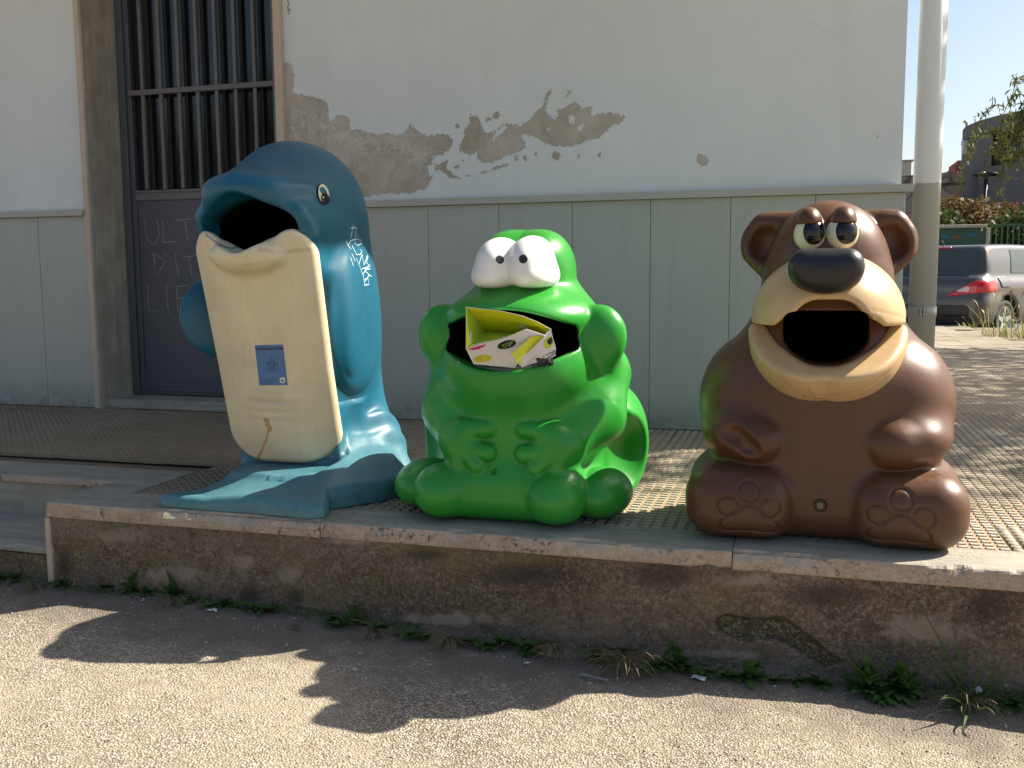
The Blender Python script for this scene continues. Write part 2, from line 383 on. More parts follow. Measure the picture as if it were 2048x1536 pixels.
def m_dado():
    b = NB('grey_green_panel'); r = b.objrand(); n = b.noise(2.5, 5, 0.6); f = b.noise(300, 2)
    c = b.mix(n, (0.375, 0.385, 0.345), (0.43, 0.44, 0.395)); c = b.mix(b.math('MULTIPLY', r, 0.12), c, (0.30, 0.29, 0.24))
    z = b.sep()[2]; c = b.mix(b.math('MULTIPLY', b.ramp(z, [(0.0, 1), (0.18, 0)]), b.ramp(b.noise(14, 5), [(0.35, 0.25), (0.6, 0.8)])), c, (0.21, 0.19, 0.145))
    stv = b.noise(1.0, 5, 0.6, vec=b.mapping(scale=(18, 18, 1.4))); c = b.mix(b.math('MULTIPLY', b.ramp(stv, [(0.5, 0), (0.75, 1)]), 0.22), c, (0.26, 0.25, 0.20))
    c = b.mix(b.math('MULTIPLY', b.ramp(z, [(1.10, 0), (1.18, 1)]), b.ramp(b.noise(9, 5, 0.7), [(0.4, 0.0), (0.7, 0.55)])), c, (0.28, 0.21, 0.13))
    sp = b.math('MULTIPLY', b.ramp(b.voro(16), [(0.03, 1), (0.045, 0)]), b.ramp(b.noise(2.2, 2), [(0.5, 0), (0.6, 1)])); c = b.mix(sp, c, (0.05, 0.045, 0.04))
    b.col(c); b.rough(0.55); b.bump(f, 0.25, 0.001); return b.m
def m_door(name='grey_door_paint', base=(0.072, 0.075, 0.092)):
    b = NB(name); n = b.noise(4, 5); f = b.noise(45, 6, 0.8)
    c = b.mix(n, tuple(x * 0.85 for x in base), tuple(x * 1.15 for x in base))
    rs = b.math('MULTIPLY', b.ramp(f, [(0.56, 0), (0.64, 1)]), b.ramp(b.noise(6, 4, 0.7), [(0.5, 0), (0.68, 0.9)])); c = b.mix(rs, c, (0.07, 0.035, 0.018))
    b.col(c); b.rough(0.5); b.bump(f, 0.25, 0.0015); return b.m
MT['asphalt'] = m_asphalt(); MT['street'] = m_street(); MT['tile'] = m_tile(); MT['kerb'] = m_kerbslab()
MT['trav'] = m_travertine('travertine_jamb', (0.37, 0.34, 0.29), 0.5, 'z'); MT['travx'] = m_travertine('travertine_step', (0.36, 0.325, 0.265), 0.45, 'x')
MT['travedge'] = plain('travertine_edge', (0.50, 0.40, 0.31), 0.7, 0.2, 14, bump=0.002)
MT['face'] = m_concrete_face(); MT['stucco'] = m_stucco(); MT['dado'] = m_dado(); MT['door'] = m_door(); MT['barp'] = m_door('brown_grey_bar', (0.125, 0.115, 0.115))
MT['ledge'] = plain('grey_ledge', (0.40, 0.395, 0.345), 0.6, 0.1, 6, bump=0.0008)
MT['bed'] = plain('mortar_bed', (0.16, 0.12, 0.08), 0.95, 0.3, 30, bump=0.003)
MT['roofc'] = plain('cream_soffit', (0.72, 0.60, 0.36), 0.8, 0.06, 5)
MT['dark'] = plain('bar_shadow_dark', (0.012, 0.012, 0.013), 0.6, 0.1, 5)

# ------------------------------------------------------------------ ground
def gz(x): return np.interp(x, [-3.2, -1.7, -0.9, 0.7], [-0.312, -0.318, -0.344, -0.364])
xs = np.concatenate([[-250, -120, -60, -30, -14, -7], np.arange(-4.2, 2.0, 0.0125), [2.6, 4, 8, 16, 32, 64, 130, 250]])
ys = np.concatenate([[-200, -90, -40, -15, -5, -1, 0.3], np.arange(1.25, 2.93, 0.0125), [3.2, 5, 9, 16, 24, 40, 70, 120, 220, 330]])
X, Y, Fq = grid(xs, ys)
Z = gz(X); near = np.exp(-np.maximum(0, np.abs(X + 1) - 4) ** 2) * ((Y > 1.2) & (Y < 2.95))
Z = Z + near * ((fbm(X, Y, 2.1, 4, 3) - 0.5) * 0.022 + (fbm(X, Y, 19, 3, 9) - 0.5) * 0.006)
kd = np.clip(1 - (2.83 - Y) / 0.26, 0, 1.0) * near
Z = Z + kd ** 2 * (0.006 + 0.016 * fbm(X, Y, 8, 3, 5))
Z = np.where(Y > 3, -0.36, Z)
ground = tag(mesh('ground', np.stack([X, Y, Z], 1), Fq, MT['asphalt'], smooth=True, attrs={'dirt': np.clip(1 - (2.83 - Y + (fbm(X, Y, 3, 3, 31) - 0.5) * 0.3) / 0.5, 0, 1) * near}), kind='structure')

# loose gravel on the asphalt
oct_v = np.array([[1, 0, 0], [-1, 0, 0], [0, 1, 0], [0, -1, 0], [0, 0, 1], [0, 0, -1]], float)
oct_f = np.array([[0, 2, 4], [2, 1, 4], [1, 3, 4], [3, 0, 4], [2, 0, 5], [1, 2, 5], [3, 1, 5], [0, 3, 5]])
N = 24000
gx = rng.uniform(-3.4, 1.2, N); gy = rng.uniform(1.45, 2.80, N)
gs = np.clip(rng.lognormal(-0.2, 0.45, N), 0.4, 2.6) * 0.0021
V = oct_v[None] * gs[:, None, None] * rng.uniform(0.55, 1.3, (N, 6, 1))
V[:, :, 2] *= 0.6
a = rng.uniform(0, 6.28, N); ca, sa = np.cos(a)[:, None], np.sin(a)[:, None]
V = np.stack([V[:, :, 0] * ca - V[:, :, 1] * sa, V[:, :, 0] * sa + V[:, :, 1] * ca, V[:, :, 2]], 2)
gz0 = gz(gx) + (fbm(gx, gy, 2.1, 4, 3) - 0.5) * 0.022 + (fbm(gx, gy, 19, 3, 9) - 0.5) * 0.006 + np.clip(1 - (2.83 - gy) / 0.26, 0, 1) ** 2 * 0.012
V += np.stack([gx, gy, gz0 + gs * 0.2], 1)[:, None, :]
b = NB('gravel'); g_ = b.voro(60, out='Color'); b.col(b.ramp(b.sep(g_)[0], [(0, (0.13, 0.11, 0.09)), (0.5, (0.38, 0.32, 0.25)), (1, (0.66, 0.6, 0.5))])); b.rough(0.9)
tag(mesh('gravel', V.reshape(-1, 3), (oct_f[None] + (np.arange(N) * 6)[:, None, None]).reshape(-1, 3), b.m), 'loose pale gravel scattered over the worn asphalt', 'gravel', kind='stuff')

street = tag(mesh('street', [(-40, 16.2, -0.3), (60, 16.2, -0.3), (60, 120, -0.3), (-40, 120, -0.3)], [(0, 1, 2, 3)], MT['street']), kind='structure')
street.location.z = 0

# ------------------------------------------------------------------ raised pavement
plat = empty('raised_pavement', (-1, 3, 0), kind='structure')
# concrete face with displaced relief
hole_poly = [(1428, 1243), (1450, 1232), (1500, 1240), (1565, 1237), (1600, 1262), (1640, 1290), (1660, 1310), (1690, 1325), (1650, 1330), (1560, 1285), (1520, 1276), (1475, 1280), (1445, 1262)]
rough_poly = [(110, 1045), (300, 1045), (470, 1075), (640, 1090), (760, 1105), (740, 1130), (600, 1110), (500, 1100), (380, 1075), (230, 1080), (130, 1070)]
xs = np.arange(-2.60, 2.6, 0.0085); zs = np.arange(-0.40, -0.05, 0.0085)
X, Zc, Fq = grid(xs, zs)
V = np.stack([X, np.full_like(X, 2.826), Zc], 1); pxx, pyy = PXY(V)
hd = sd_poly(pxx, pyy, hole_poly); hole = np.clip(0.5 - hd / 40, 0, 1)
rg = np.clip(0.5 - sd_poly(pxx, pyy, rough_poly) / 30, 0, 1)
def blobs(l): return np.clip(np.maximum.reduce([1 - np.sqrt(((pxx - a) / c) ** 2 + ((pyy - b__) / e__) ** 2) for a, b__, c, e__ in l]), 0, 1)
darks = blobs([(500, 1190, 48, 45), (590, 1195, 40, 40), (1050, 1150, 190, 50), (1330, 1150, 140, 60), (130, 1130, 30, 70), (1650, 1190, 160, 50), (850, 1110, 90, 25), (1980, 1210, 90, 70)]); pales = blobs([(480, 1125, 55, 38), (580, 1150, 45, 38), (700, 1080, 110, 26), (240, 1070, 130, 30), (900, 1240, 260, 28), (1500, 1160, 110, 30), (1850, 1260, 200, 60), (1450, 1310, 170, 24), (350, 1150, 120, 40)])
disp = (fbm(X, Zc, 5, 4, 11) - 0.5) * 0.016 + (fbm(X, Zc, 45, 3, 12) - 0.5) * 0.006 + np.clip(fbm(X, Zc, 14, 4, 18) - .62, 0, 1) * .05 - np.clip(hole * 2 - 1, 0, 1) * 0 + np.clip((hole - 0.45) * 8, 0, 1) * 0.026 + rg * (fbm(X, Zc, 80, 3, 13) - 0.3) * 0.010
# ragged foot that stands off the ground
foot = -0.345 + (fbm(X, X * 0, 6, 4, 21) - 0.5) * 0.05 + np.interp(X, [-2.6, -1.7, -0.9, 0.7], [0.03, 0.022, 0.0, -0.006])
disp += np.clip((foot - Zc) / 0.012, 0, 1) * 0.03
V[:, 1] += disp
mesh('concrete_face', V, Fq, MT['face'], plat, smooth=True, attrs={'hole': hole, 'rough': rg, 'darkstain': darks, 'pale': pales})
# end return of the concrete beside the steps
MB().box(-2.607, -2.586, 2.817, 3.19, -0.42, -0.058, 0.006, 2).build('end_face', MT['travedge'], plat)
MB().box(-2.574, 9, 2.875, 16.2, -0.42, -0.03).box(-12, -2.574, 3.215, 5.2, -0.42, -0.03).build('core', MT['bed'], plat)

def slab_loft(name, x0, x1, y0, y1, z0, z1, mat, parent, seed=0, chip=0.007, step=0.015):
    """stone slab lofted along x, rounded and chipped on its front edge"""
    n = max(2, int((x1 - x0) / step)); xs = np.linspace(x0, x1, n)
    r = 0.006
    prof = [(y1, z0), (y0 + r * .5, z0), (y0, z0 + r * .6), (y0, z0 + (z1 - z0) * .5), (y0, z1 - r * 1.4), (y0 + r * .4, z1 - r * .45), (y0 + r * 1.5, z1), (y0 + 0.03, z1), ((y0 + y1) / 2, z1), (y1, z1)]
    V = []
    for x in xs:
        c1 = max(0.0, float(fbm(x, 0.3, 10, 5, seed)) - 0.52) * 8; c2 = max(0.0, float(fbm(x, 5.3, 12, 5, seed)) - 0.56) * 6
        for k, (y, z) in enumerate(prof):
            jy = (float(vnoise(x * 60, k * 3.1, seed)) - 0.5) * 0.0025
            if k in (4, 5, 6): y += chip * c1 * (1.6 if k == 5 else 1) + jy; z -= chip * c1 * (0.8 if k > 4 else 0.1) - jy * .3
            if k in (1, 2): y += chip * c2 + jy
            if k == 3: y += jy
            V.append((x, y, z))
    m_ = len(prof); Fl = []
    for i in range(n - 1):
        for k in range(m_ - 1):
            a = i * m_ + k; Fl.append((a, a + 1, a + 1 + m_, a + m_))
        Fl.append((i * m_ + m_ - 1, i * m_, (i + 1) * m_, (i + 1) * m_ + m_ - 1))
    Fl.append(tuple(range(m_)[::-1])); Fl.append(tuple((n - 1) * m_ + k for k in range(m_)))
    me = mesh(name, V, Fl, mat, raw=True)
    bm = bmesh.new(); bm.from_mesh(me); bmesh.ops.recalc_face_normals(bm, faces=bm.faces); bm.to_mesh(me); bm.free()
    return link(name, me, parent)
cuts = [-2.598, -1.50, -0.17, 1.02, 2.2]
for i, (a, b_) in enumerate(zip(cuts, cuts[1:])):
    slab_loft('kerb_slab', a + 0.0015, b_ - 0.0015, 2.818 + (0.002 if i % 2 else 0), 3.027, -0.056, 0.0 - (0.0015 if i % 2 else 0), MT['kerb'], plat, 40 + i, step=0.009)
# landing border left of the steps, riser, tread
for i, (a, b_) in enumerate([(-5.6, -4.42), (-4.42, -3.155), (-3.155, -2.392)]):
    slab_loft('landing_slab', a + 0.0015, b_ - 0.0015, 3.185, 3.43, -0.03, 0.0, MT['kerb'], plat, 60 + i, 0.004)
MB().box(-2.597, -2.392, 3.029, 3.183, -0.05, -0.0005).build('landing_slab', MT['kerb'], plat)
MB().box(-6, -2.60, 3.205, 3.225, -0.178, -0.031, 0.002).build('step_riser', MT['travx'], plat)
for i, (a, b_) in enumerate([(-5.2, -3.9), (-3.9, -2.60)]):
    slab_loft('step_tread', a + 0.0015, b_ - 0.0015, 2.822, 3.204, -0.198, -0.168, MT['travx'], plat, 70 + i, 0.004)
xs = np.arange(-6, -2.59, 0.02); zs = np.arange(-0.40, -0.197, 0.0085); X, Zc, Fq = grid(xs, zs)
mesh('step_face', np.stack([X, 2.838 + (fbm(X, Zc, 6, 4, 15) - .5) * 0.016, Zc], 1), Fq, MT['face'], plat, smooth=True, attrs={'hole': X * 0, 'rough': X * 0})

# studded paving tiles: one shared mesh
def tile_mesh(T=0.30, n=8):
    V = []; Fl = []; g = 0.0012
    def add(vs, fs):
        o = len(V); V.extend(vs); Fl.extend([tuple(i + o for i in f) for f in fs])
    add([(g, g, -0.0045), (T - g, g, -0.0045), (T - g, T - g, -0.0045), (g, T - g, -0.0045), (g, g, -0.02), (T - g, g, -0.02), (T - g, T - g, -0.02), (g, T - g, -0.02)],
        [(0, 1, 2, 3), (4, 5, 1, 0), (5, 6, 2, 1), (6, 7, 3, 2), (7, 4, 0, 3)])
    p = T / n
    for i in range(n):
        for j in range(n):
            x0 = i * p + 0.0052; x1 = (i + 1) * p - 0.0052; y0 = j * p + 0.0072; y1 = (j + 1) * p - 0.0072; t = 0.0022; d = 0.0035
            add([(x0, y0, -0.0046), (x1, y0, -0.0046), (x1, y1, -0.0046), (x0, y1, -0.0046), (x0 + t, y0 + d, 0), (x1 - t, y0 + d, 0), (x1 - t, y1 - d, 0), (x0 + t, y1 - d, 0)],
                [(4, 5, 6, 7), (0, 1, 5, 4), (1, 2, 6, 5), (2, 3, 7, 6), (3, 0, 4, 7)])
    return np.array(V), Fl
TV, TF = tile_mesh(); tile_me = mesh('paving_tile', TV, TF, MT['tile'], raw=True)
cells = []
for j in range(0, 44):
    for i in range(-11, 18):
        x = -2.39 + i * 0.3; y = 3.029 + j * 0.3
        if x < -2.39 and y < 3.40: continue
        if y > 4.95 and x < 0.50: continue
        if x + 0.3 > 2.75 - 0.25 * max(0, (y - 12)) * (0.3 if j % 3 else 0.5) and y > 11: continue
        if x > 2.7: continue
        c = (np.array([[x + .15, y + .15, 0]])); p_, q_ = PXY(c); p_, q_ = p_[0], q_[0]
        vis = -60 < p_ < 2110 and q_ < 1600
        dist = math.hypot(x, y) + (0 if vis else 50)
        cells.append((dist, x, y, vis))
cells.sort()
far = []
cnt = 0
for d_, x, y, vis in cells:
    dz = random.uniform(-0.0018, 0.0018)
    if vis and cnt < 298:
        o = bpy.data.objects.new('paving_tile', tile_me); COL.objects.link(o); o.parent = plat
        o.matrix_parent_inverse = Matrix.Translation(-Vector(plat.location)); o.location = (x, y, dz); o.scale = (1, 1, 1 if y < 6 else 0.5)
        if y > 4.75 and x < 0.5: o.scale = (1, (5.06 - y) / 0.3, 1)
        cnt += 1
    else: far.append((x, y, dz))
if far:
    tri = np.array([f for f in TF]); Vn = len(TV)
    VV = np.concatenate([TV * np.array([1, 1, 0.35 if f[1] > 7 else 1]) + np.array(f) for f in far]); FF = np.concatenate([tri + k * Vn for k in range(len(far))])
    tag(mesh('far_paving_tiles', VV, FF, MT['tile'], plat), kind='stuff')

# plaster crumbs swept against the wall and grit on the tiles
N = 420; cx_ = rng.uniform(-5, .4, N); cy_ = np.where(rng.uniform(0, 1, N) < .55, 5.0 - np.abs(rng.normal(0, .06, N)), rng.uniform(3.1, 5, N)); cs_ = rng.uniform(.0015, .0055, N)
V = oct_v[None] * cs_[:, None, None] * rng.uniform(.4, 1.4, (N, 6, 3)); V[:, :, 2] *= .5; V += np.stack([cx_, cy_, cs_ * .3], 1)[:, None, :]
tag(mesh('plaster_crumbs', V.reshape(-1, 3), (oct_f[None] + (np.arange(N) * 6)[:, None, None]).reshape(-1, 3), plain('crumbs', (0.52, 0.50, 0.45), .9)), 'small pale plaster crumbs scattered on the tiles near the wall', 'debris', kind='stuff')
# ------------------------------------------------------------------ building
WY = 5.03; WYE = 9.9; WXR = 0.45
bld = empty('plastered_building', (-3, 6.5, 0), 'white plastered building with a grey panelled base and peeling paint beside a barred door', 'building')
# plaster front with peeling paint (right of the door)
def c3(pts): return [(550 + x / 2.73, 100 + y / 2.73) for x, y in pts]
peelA = c3([(45, 75), (75, 78), (95, 95), (97, 160), (100, 235), (130, 248), (180, 248), (250, 262), (288, 320), (292, 370), (300, 392), (325, 395), (335, 370), (360, 360), (400, 400), (412, 450), (440, 432), (500, 445), (560, 462), (620, 465), (700, 450), (740, 415), (775, 430), (800, 455), (850, 470), (950, 466), (966, 505), (940, 545), (870, 585), (860, 600), (905, 635), (870, 680), (860, 700), (810, 758), (740, 770), (700, 782), (600, 780), (480, 805), (440, 775), (380, 740), (300, 690), (150, 600), (40, 520)])
peelB = c3([(1008, 515), (1030, 470), (1035, 430), (1055, 395), (1065, 350), (1110, 355), (1122, 380), (1130, 430), (1150, 462), (1190, 445), (1262, 388), (1300, 405), (1345, 418), (1395, 388), (1440, 340), (1462, 290), (1478, 240), (1510, 212), (1490, 260), (1475, 330), (1500, 380), (1540, 388), (1555, 330), (1600, 315), (1640, 282), (1672, 320), (1722, 315), (1712, 380), (1780, 345), (1840, 342), (1908, 370), (1850, 412), (1800, 450), (1740, 478), (1680, 505), (1620, 520), (1510, 512), (1440, 482), (1385, 455), (1345, 462), (1378, 548), (1270, 570), (1180, 610), (1110, 590), (1098, 562), (1060, 578), (1022, 545)])
peelC = c3([(860, 660), (905, 620), (948, 600), (938, 645), (975, 685), (1040, 692), (1140, 672), (1240, 640), (1310, 612), (1300, 575), (1332, 570), (1335, 608), (1200, 642), (1120, 680), (1010, 700), (950, 695), (900, 655)])
peelS = [(c3([(x, y)])[0], r) for x, y, r in [(1157, 378, 4.5), (1210, 358, 7), (1538, 580, 8), (378, 392, 12), (655, 325, 3), (728, 362, 3), (990, 642, 4), (1605, 228, 3), (1365, 592, 5), (1028, 605, 3), (1660, 582, 3), (1775, 572, 3), (1420, 570, 3.5), (995, 412, 5), (1595, 190, 2.5), (1590, 258, 2.5)]] + [((1407, 321), 11), ((1400, 318), 9), ((1755, 273), 3.2), ((577, 20), 3)]
holes = c3([(1605, 355), (1635, 352), (1628, 400), (1608, 405)]), c3([(1655, 420), (1690, 402), (1665, 445)]), c3([(1478, 425), (1510, 412), (1505, 455), (1480, 452)]), c3([(1175, 490), (1200, 455), (1255, 425), (1235, 455), (1190, 495)]), c3([(842, 630), (872, 625), (868, 690), (840, 690)]), c3([(355, 690), (395, 640), (410, 710), (375, 712)]), c3([(540, 600), (590, 560), (632, 580), (625, 610), (560, 625)])
xs = np.arange(-2.815, WXR + 0.001, 0.0105); zs = np.arange(1.20, 3.33, 0.0105)
X, Zc, Fq = grid(xs, zs); V = np.stack([X, np.full_like(X, WY), Zc], 1); a_, b_ = PXY(V)
sd = np.minimum(np.minimum(sd_poly(a_, b_, peelA), sd_poly(a_, b_, peelB)), sd_poly(a_, b_, peelC) * 1.6 + 1)
for (cx, cy), r in peelS: sd = np.minimum(sd, (np.hypot(a_ - cx, b_ - cy) - r) * 1.4)
for h_ in holes[:-1]: sd = np.maximum(sd, -sd_poly(a_, b_, h_) * 1.2)
sd = np.minimum(sd, np.abs(sd_line(a_, b_, c3([(20, 0), (27, 60), (22, 120), (30, 400)]))) + 4)
peel = np.clip(0.5 - sd / 26, -0.1, 1.15)
powder = np.clip(0.5 - sd_line(a_, b_, c3([(60, 420), (180, 400), (400, 480), (560, 520), (700, 560), (760, 560)])) / 60 + 0.55, 0, 1)
V[:, 1] += (fbm(X, Zc, 1.3, 3, 77) - 0.5) * 0.006
mesh('plaster_front', V, Fq, MT['stucco'], bld, smooth=True, attrs={'peel': peel, 'powder': powder})
xs = np.arange(-9, -4.195, 0.08); zs = np.arange(1.20, 3.36, 0.08); X, Zc, Fq = grid(xs, zs)
mesh('plaster_front', np.stack([X, np.full_like(X, WY), Zc], 1), Fq, MT['stucco'], bld, smooth=True, attrs={'peel': X * 0 - 0.1, 'powder': X * 0})
MB().box(-9, -4.2, WY + 0.012, WYE, -0.2, 3.32).box(-4.2, -2.8, 5.42, WYE, -0.2, 3.32).box(-2.8, WXR, WY + 0.012, WYE, -0.2, 3.32).build('wall_core', MT['stucco'], bld)
# dado panels, each one a slab with an open joint
js = [-9, -8.6, -8.196, -7.79, -7.39, -6.98, -6.57, -6.17, -5.76, -5.36, -4.95, -4.545, -4.19]
js2 = [-2.81, -2.765, -2.36, -1.954, -1.551, -1.149, -0.74, -0.34, 0.063, WXR + 0.0]
for jj in (js, js2):
    for a, b_ in zip(jj, jj[1:]):
        MB().box(a + 0.0012, b_ - 0.0012, WY - 0.022 - random.uniform(0, .0015), WY + 0.011, 0.004, 1.182, 0.0015).build('wall_panel', MT['dado'], bld)
MB().box(-9, -4.19, WY - 0.016, WY + 0.01, -0.004, 1.19).box(-2.81, WXR - 0.002, WY - 0.016, WY + 0.01, -0.004, 1.19).build('joint_backing', MT['bed'], bld)
MB().box(WXR - 0.002, WXR + 0.02, WY - 0.022, 5.12, 0.002, 1.18, 0.002).box(WXR - 0.002, WXR + 0.02, 5.27, WYE, 0.002, 1.18, 0.002).build('side_panel', MT['dado'], bld)
for a, b_ in ((-9, -4.19), (-2.81, 0.50)):
    MB().box(a, b_, WY - 0.052, WY + 0.012, 1.183, 1.219, 0.003, 2).build('ledge', MT['ledge'], bld)
MB().box(WXR + 0.002, 0.475, 5.06, WYE, 1.183, 1.219, 0.002).build('ledge', MT['ledge'], bld)
# roof slab with overhang
MB().box(-9, 0.745, 3.9, WYE, 3.30, 3.50, 0.004).build('roof', MT['roofc'], bld)
# door surround of travertine
def jamb(x0, x1, y0, y1, z0, z1): MB().box(x0, x1, y0, y1, z0, z1, 0.004, 2).build('door_jamb', MT['trav'], bld)
xs = np.array([0, 1]); 
MB().box(-4.188, -4.150, WY - 0.034, 5.34, 0.0, 3.30, 0.005, 2).build('door_jamb', MT['travedge'], bld)
# inner stone lining of the reveal (splayed face seen from the street)
MB().prism([(-4.149, WY - 0.030), (-4.138, WY - 0.030), (-4.098, 5.30), (-4.149, 5.30)], 0.0, 3.30, 'z').build('door_lining', MT['trav'], bld)
MB().box(-2.86, -2.812, WY - 0.034, 5.34, 0.0, 3.30, 0.005, 2).build('door_jamb', MT['travedge'], bld)
MB().box(-4.15, -2.86, WY + 0.0, 5.42, 0.0005, 0.058, 0.004).build('threshold', MT['travx'], bld)

# ------------------------------------------------------------------ door
DY = 5.28
door = empty('door', (-3.5, DY, 0.06)); door.parent = bld; door.matrix_parent_inverse = Matrix.Translation(-Vector(bld.location))
door['label'] = 'dark grey metal door with a barred glass upper half and scratched writing below'
def dl(name, me_or_mb, mat=None):
    me = me_or_mb.build(name, mat, raw=True) if isinstance(me_or_mb, MB) else me_or_mb
    o = bpy.data.objects.new(name, me); COL.objects.link(o); o.parent = door
    o.matrix_parent_inverse = Matrix.Translation(-Vector((-3.5, DY, 0.06)))
    return o
dx0, dx1 = -4.095, -2.862
dl('frame', MB().box(dx0, dx0 + 0.045, DY - .03, DY + 0.05, 0.06, 3.29, 0.003).box(dx0 + 0.0455, dx0 + 0.078, DY - .012, DY + 0.05, 0.06, 3.29, 0.003).box(dx1 - 0.04, dx1, DY - .03, DY + 0.05, 0.06, 3.29, 0.003)
   .box(dx0 + 0.079, dx1 - 0.041, DY - 0.014, DY + 0.05, 0.062, 0.145, 0.004), MT['door'])
dl('sill_strip', MB().box(dx0 + 0.08, dx1 - 0.042, DY - 0.022, DY - 0.0145, 0.085, 0.112, 0.002), MT['door'])
dl('middle_rail', MB().box(dx0 + 0.079, dx1 - 0.041, DY - 0.016, DY + 0.04, 1.285, 1.345, 0.003).box(dx0 + 0.079, dx1 - 0.041, DY - 0.024, DY - 0.0165, 1.332, 1.348, 0.002), MT['barp'])
dl('lower_panel', MB().box(dx0 + 0.082, dx1 - 0.042, DY - 0.004, DY + 0.02, 0.146, 1.284), MT['door'])
b = NB('dark_glass'); b.col(b.mix(b.noise(2.2, 3), (0.006, 0.007, 0.008), (0.016, 0.018, 0.02))); b.rough(b.ramp(b.noise(3, 4), [(0.3, 0.05), (0.8, 0.16)])); b.set(IOR=1.5, Specular_IOR_Level=0.5); MT['glass'] = b.m
dl('glass', MB().box(dx0 + 0.078, dx1 - 0.041, DY + 0.022, DY + 0.03, 1.346, 3.29), MT['glass'])
for i in range(9):
    bx = -3.915 + 0.1305 * i
    if bx > dx1 - 0.05: break
    for z0, z1 in ((1.349, 1.9225), (1.9555, 3.285)):
        dl('bar', MB().box(bx - 0.0115, bx + 0.0115, DY - 0.04, DY - 0.018, z0, z1, 0.0015, 1), MT['barp'])
    dl('bar_shadow', MB().box(bx + 0.012, bx + 0.034, DY - 0.002, DY + 0.0215, 1.349, 3.285, 0.003), MT['dark'])  # dark strip painted in for each bar's shadow and reflection in the glass
dl('cross_bar', MB().box(dx0 + 0.079, dx1 - 0.041, DY - 0.046, DY - 0.012, 1.923, 1.955, 0.003), MT['barp'])

# scratched letters on the door
MT['chalk'] = plain('chalk_scratch', (0.30, 0.30, 0.33), 0.8, 0.5, 90)
def ribbon_pts(P, N_, w0):
    """flat ribbon through 3D points P lying on surface with normals N_"""
    P = np.asarray(P, float); N_ = np.asarray(N_, float); T_ = np.gradient(P, axis=0); S = np.cross(T_, N_); S /= np.linalg.norm(S, axis=1, keepdims=True) + 1e-9
    ww = np.asarray(w0, float) if np.ndim(w0) else np.full(len(P), w0)
    L = P + S * ww[:, None] / 2; R_ = P - S * ww[:, None] / 2; n = len(P)
    return np.concatenate([L, R_]), [(i, i + 1, n + i + 1, n + i) for i in range(n - 1)]
def dense(pts, st=3.0):
    out = []
    for (a, b_), (c, d_) in zip(pts, pts[1:]):
        k = max(1, int(math.hypot(c - a, d_ - b_) / st))
        for i in range(k): out.append((a + (c - a) * i / k, b_ + (d_ - b_) * i / k))
    out.append(pts[-1]); return out
strokes = [[(289, 438), (290, 458), (294, 474), (300, 485), (307, 489), (314, 482), (318, 466), (316, 450), (312, 437)], [(325, 439), (327, 485)], [(327, 485), (352, 483)], [(350, 442), (388, 436)], [(369, 441), (377, 482)], [(395, 440), (397, 452)], [(399, 440), (404, 482)],
           [(306, 505), (311, 547)], [(306, 506), (331, 522), (315, 550)], [(309, 510), (310, 545)], [(326, 504), (336, 514)], [(351, 505), (352, 525), (357, 553)], [(365, 514), (396, 511)], [(377, 510), (384, 555)], [(396, 511), (420, 509)],
           [(295, 567), (297, 622)], [(297, 622), (318, 621)], [(334, 567), (334, 600), (338, 628)], [(352, 573), (376, 571)], [(353, 573), (356, 620)], [(355, 596), (374, 595)], [(356, 620), (378, 618)]]
for s_ in strokes:
    VV = []; FF = []
    pts = dense(s_, 4); P = np.array([U(p + random.uniform(-.3, .3), q + random.uniform(-.3, .3), 1, DY - 0.0045) for p, q in pts]); ww = 0.0034 + np.array([random.uniform(-.0014, .0012) for _ in pts])
    v, f = ribbon_pts(P, np.tile([0, -1, 0], (len(P), 1)), ww); o_ = len(VV); VV.extend(v.tolist()); FF.extend([tuple(i + o_ for i in q) for q in f])
    dl('scratched_stroke', mesh('scratched_stroke', VV, FF, MT['chalk'], raw=True))
# hairline cracks in the plaster
MT['crack'] = plain('crack', (0.12, 0.09, 0.06), 0.9)
for s_, w_ in [([(574, 0), (577, 8), (575, 14), (580, 22), (578, 30)], .004), ([(1605, 40), (1625, 45), (1650, 60), (1685, 75)], .0005)]:
    VV = []; FF = []
    pts = dense(s_, 5); P = np.array([U(p + random.uniform(-1, 1), q + random.uniform(-1, 1), 1, WY - 0.0045) for p, q in pts])
    v, f = ribbon_pts(P, np.tile([0, -1, 0], (len(P), 1)), w_); o_ = len(VV); VV.extend(v.tolist()); FF.extend([tuple(i + o_ for i in q) for q in f])
    mesh('plaster_crack', VV, FF, MT['crack'], bld)

# ------------------------------------------------------------------ downpipe at the corner
b = NB('two_tone_pipe'); z = b.sep()[2]; n = b.noise(4, 5); zn = b.math('ADD', z, b.math('MULTIPLY', b.math('SUBTRACT', b.noise(20, 2), 0.5), 0.012))
c = b.mix(b.math('GREATER_THAN', zn, 1.235), b.mix(n, (0.33, 0.335, 0.30), (0.39, 0.39, 0.345)), b.mix(n, (0.64, 0.655, 0.65), (0.71, 0.725, 0.715)))
b.col(c); b.rough(0.45); b.bump(b.noise(90, 3), 0.2, 0.001); MT['pipe'] = b.m
dp = empty('downpipe', (0.585, 5.2, 0), 'thick two tone downpipe white above and grey green below at the building corner', 'downpipe')
def cyl(mb, cx, cy, z0, z1, r, n=40):
    mb.tube([(cx, cy, z0), (cx, cy, z1)], r, n); return mb
cyl(MB(), 0.583, 5.2, -0.01, 3.30, 0.0635).build('pipe', MT['pipe'], dp)
m_ = MB(); cyl(m_, 0.583, 5.2, 0.585, 0.638, 0.067); m_.box(0.566, 0.573, 5.118, 5.14, 0.588, 0.635, 0.001).box(0.58, 0.587, 5.118, 5.14, 0.588, 0.635, 0.001)
m_.build('clamp', MT['pipe'], dp)
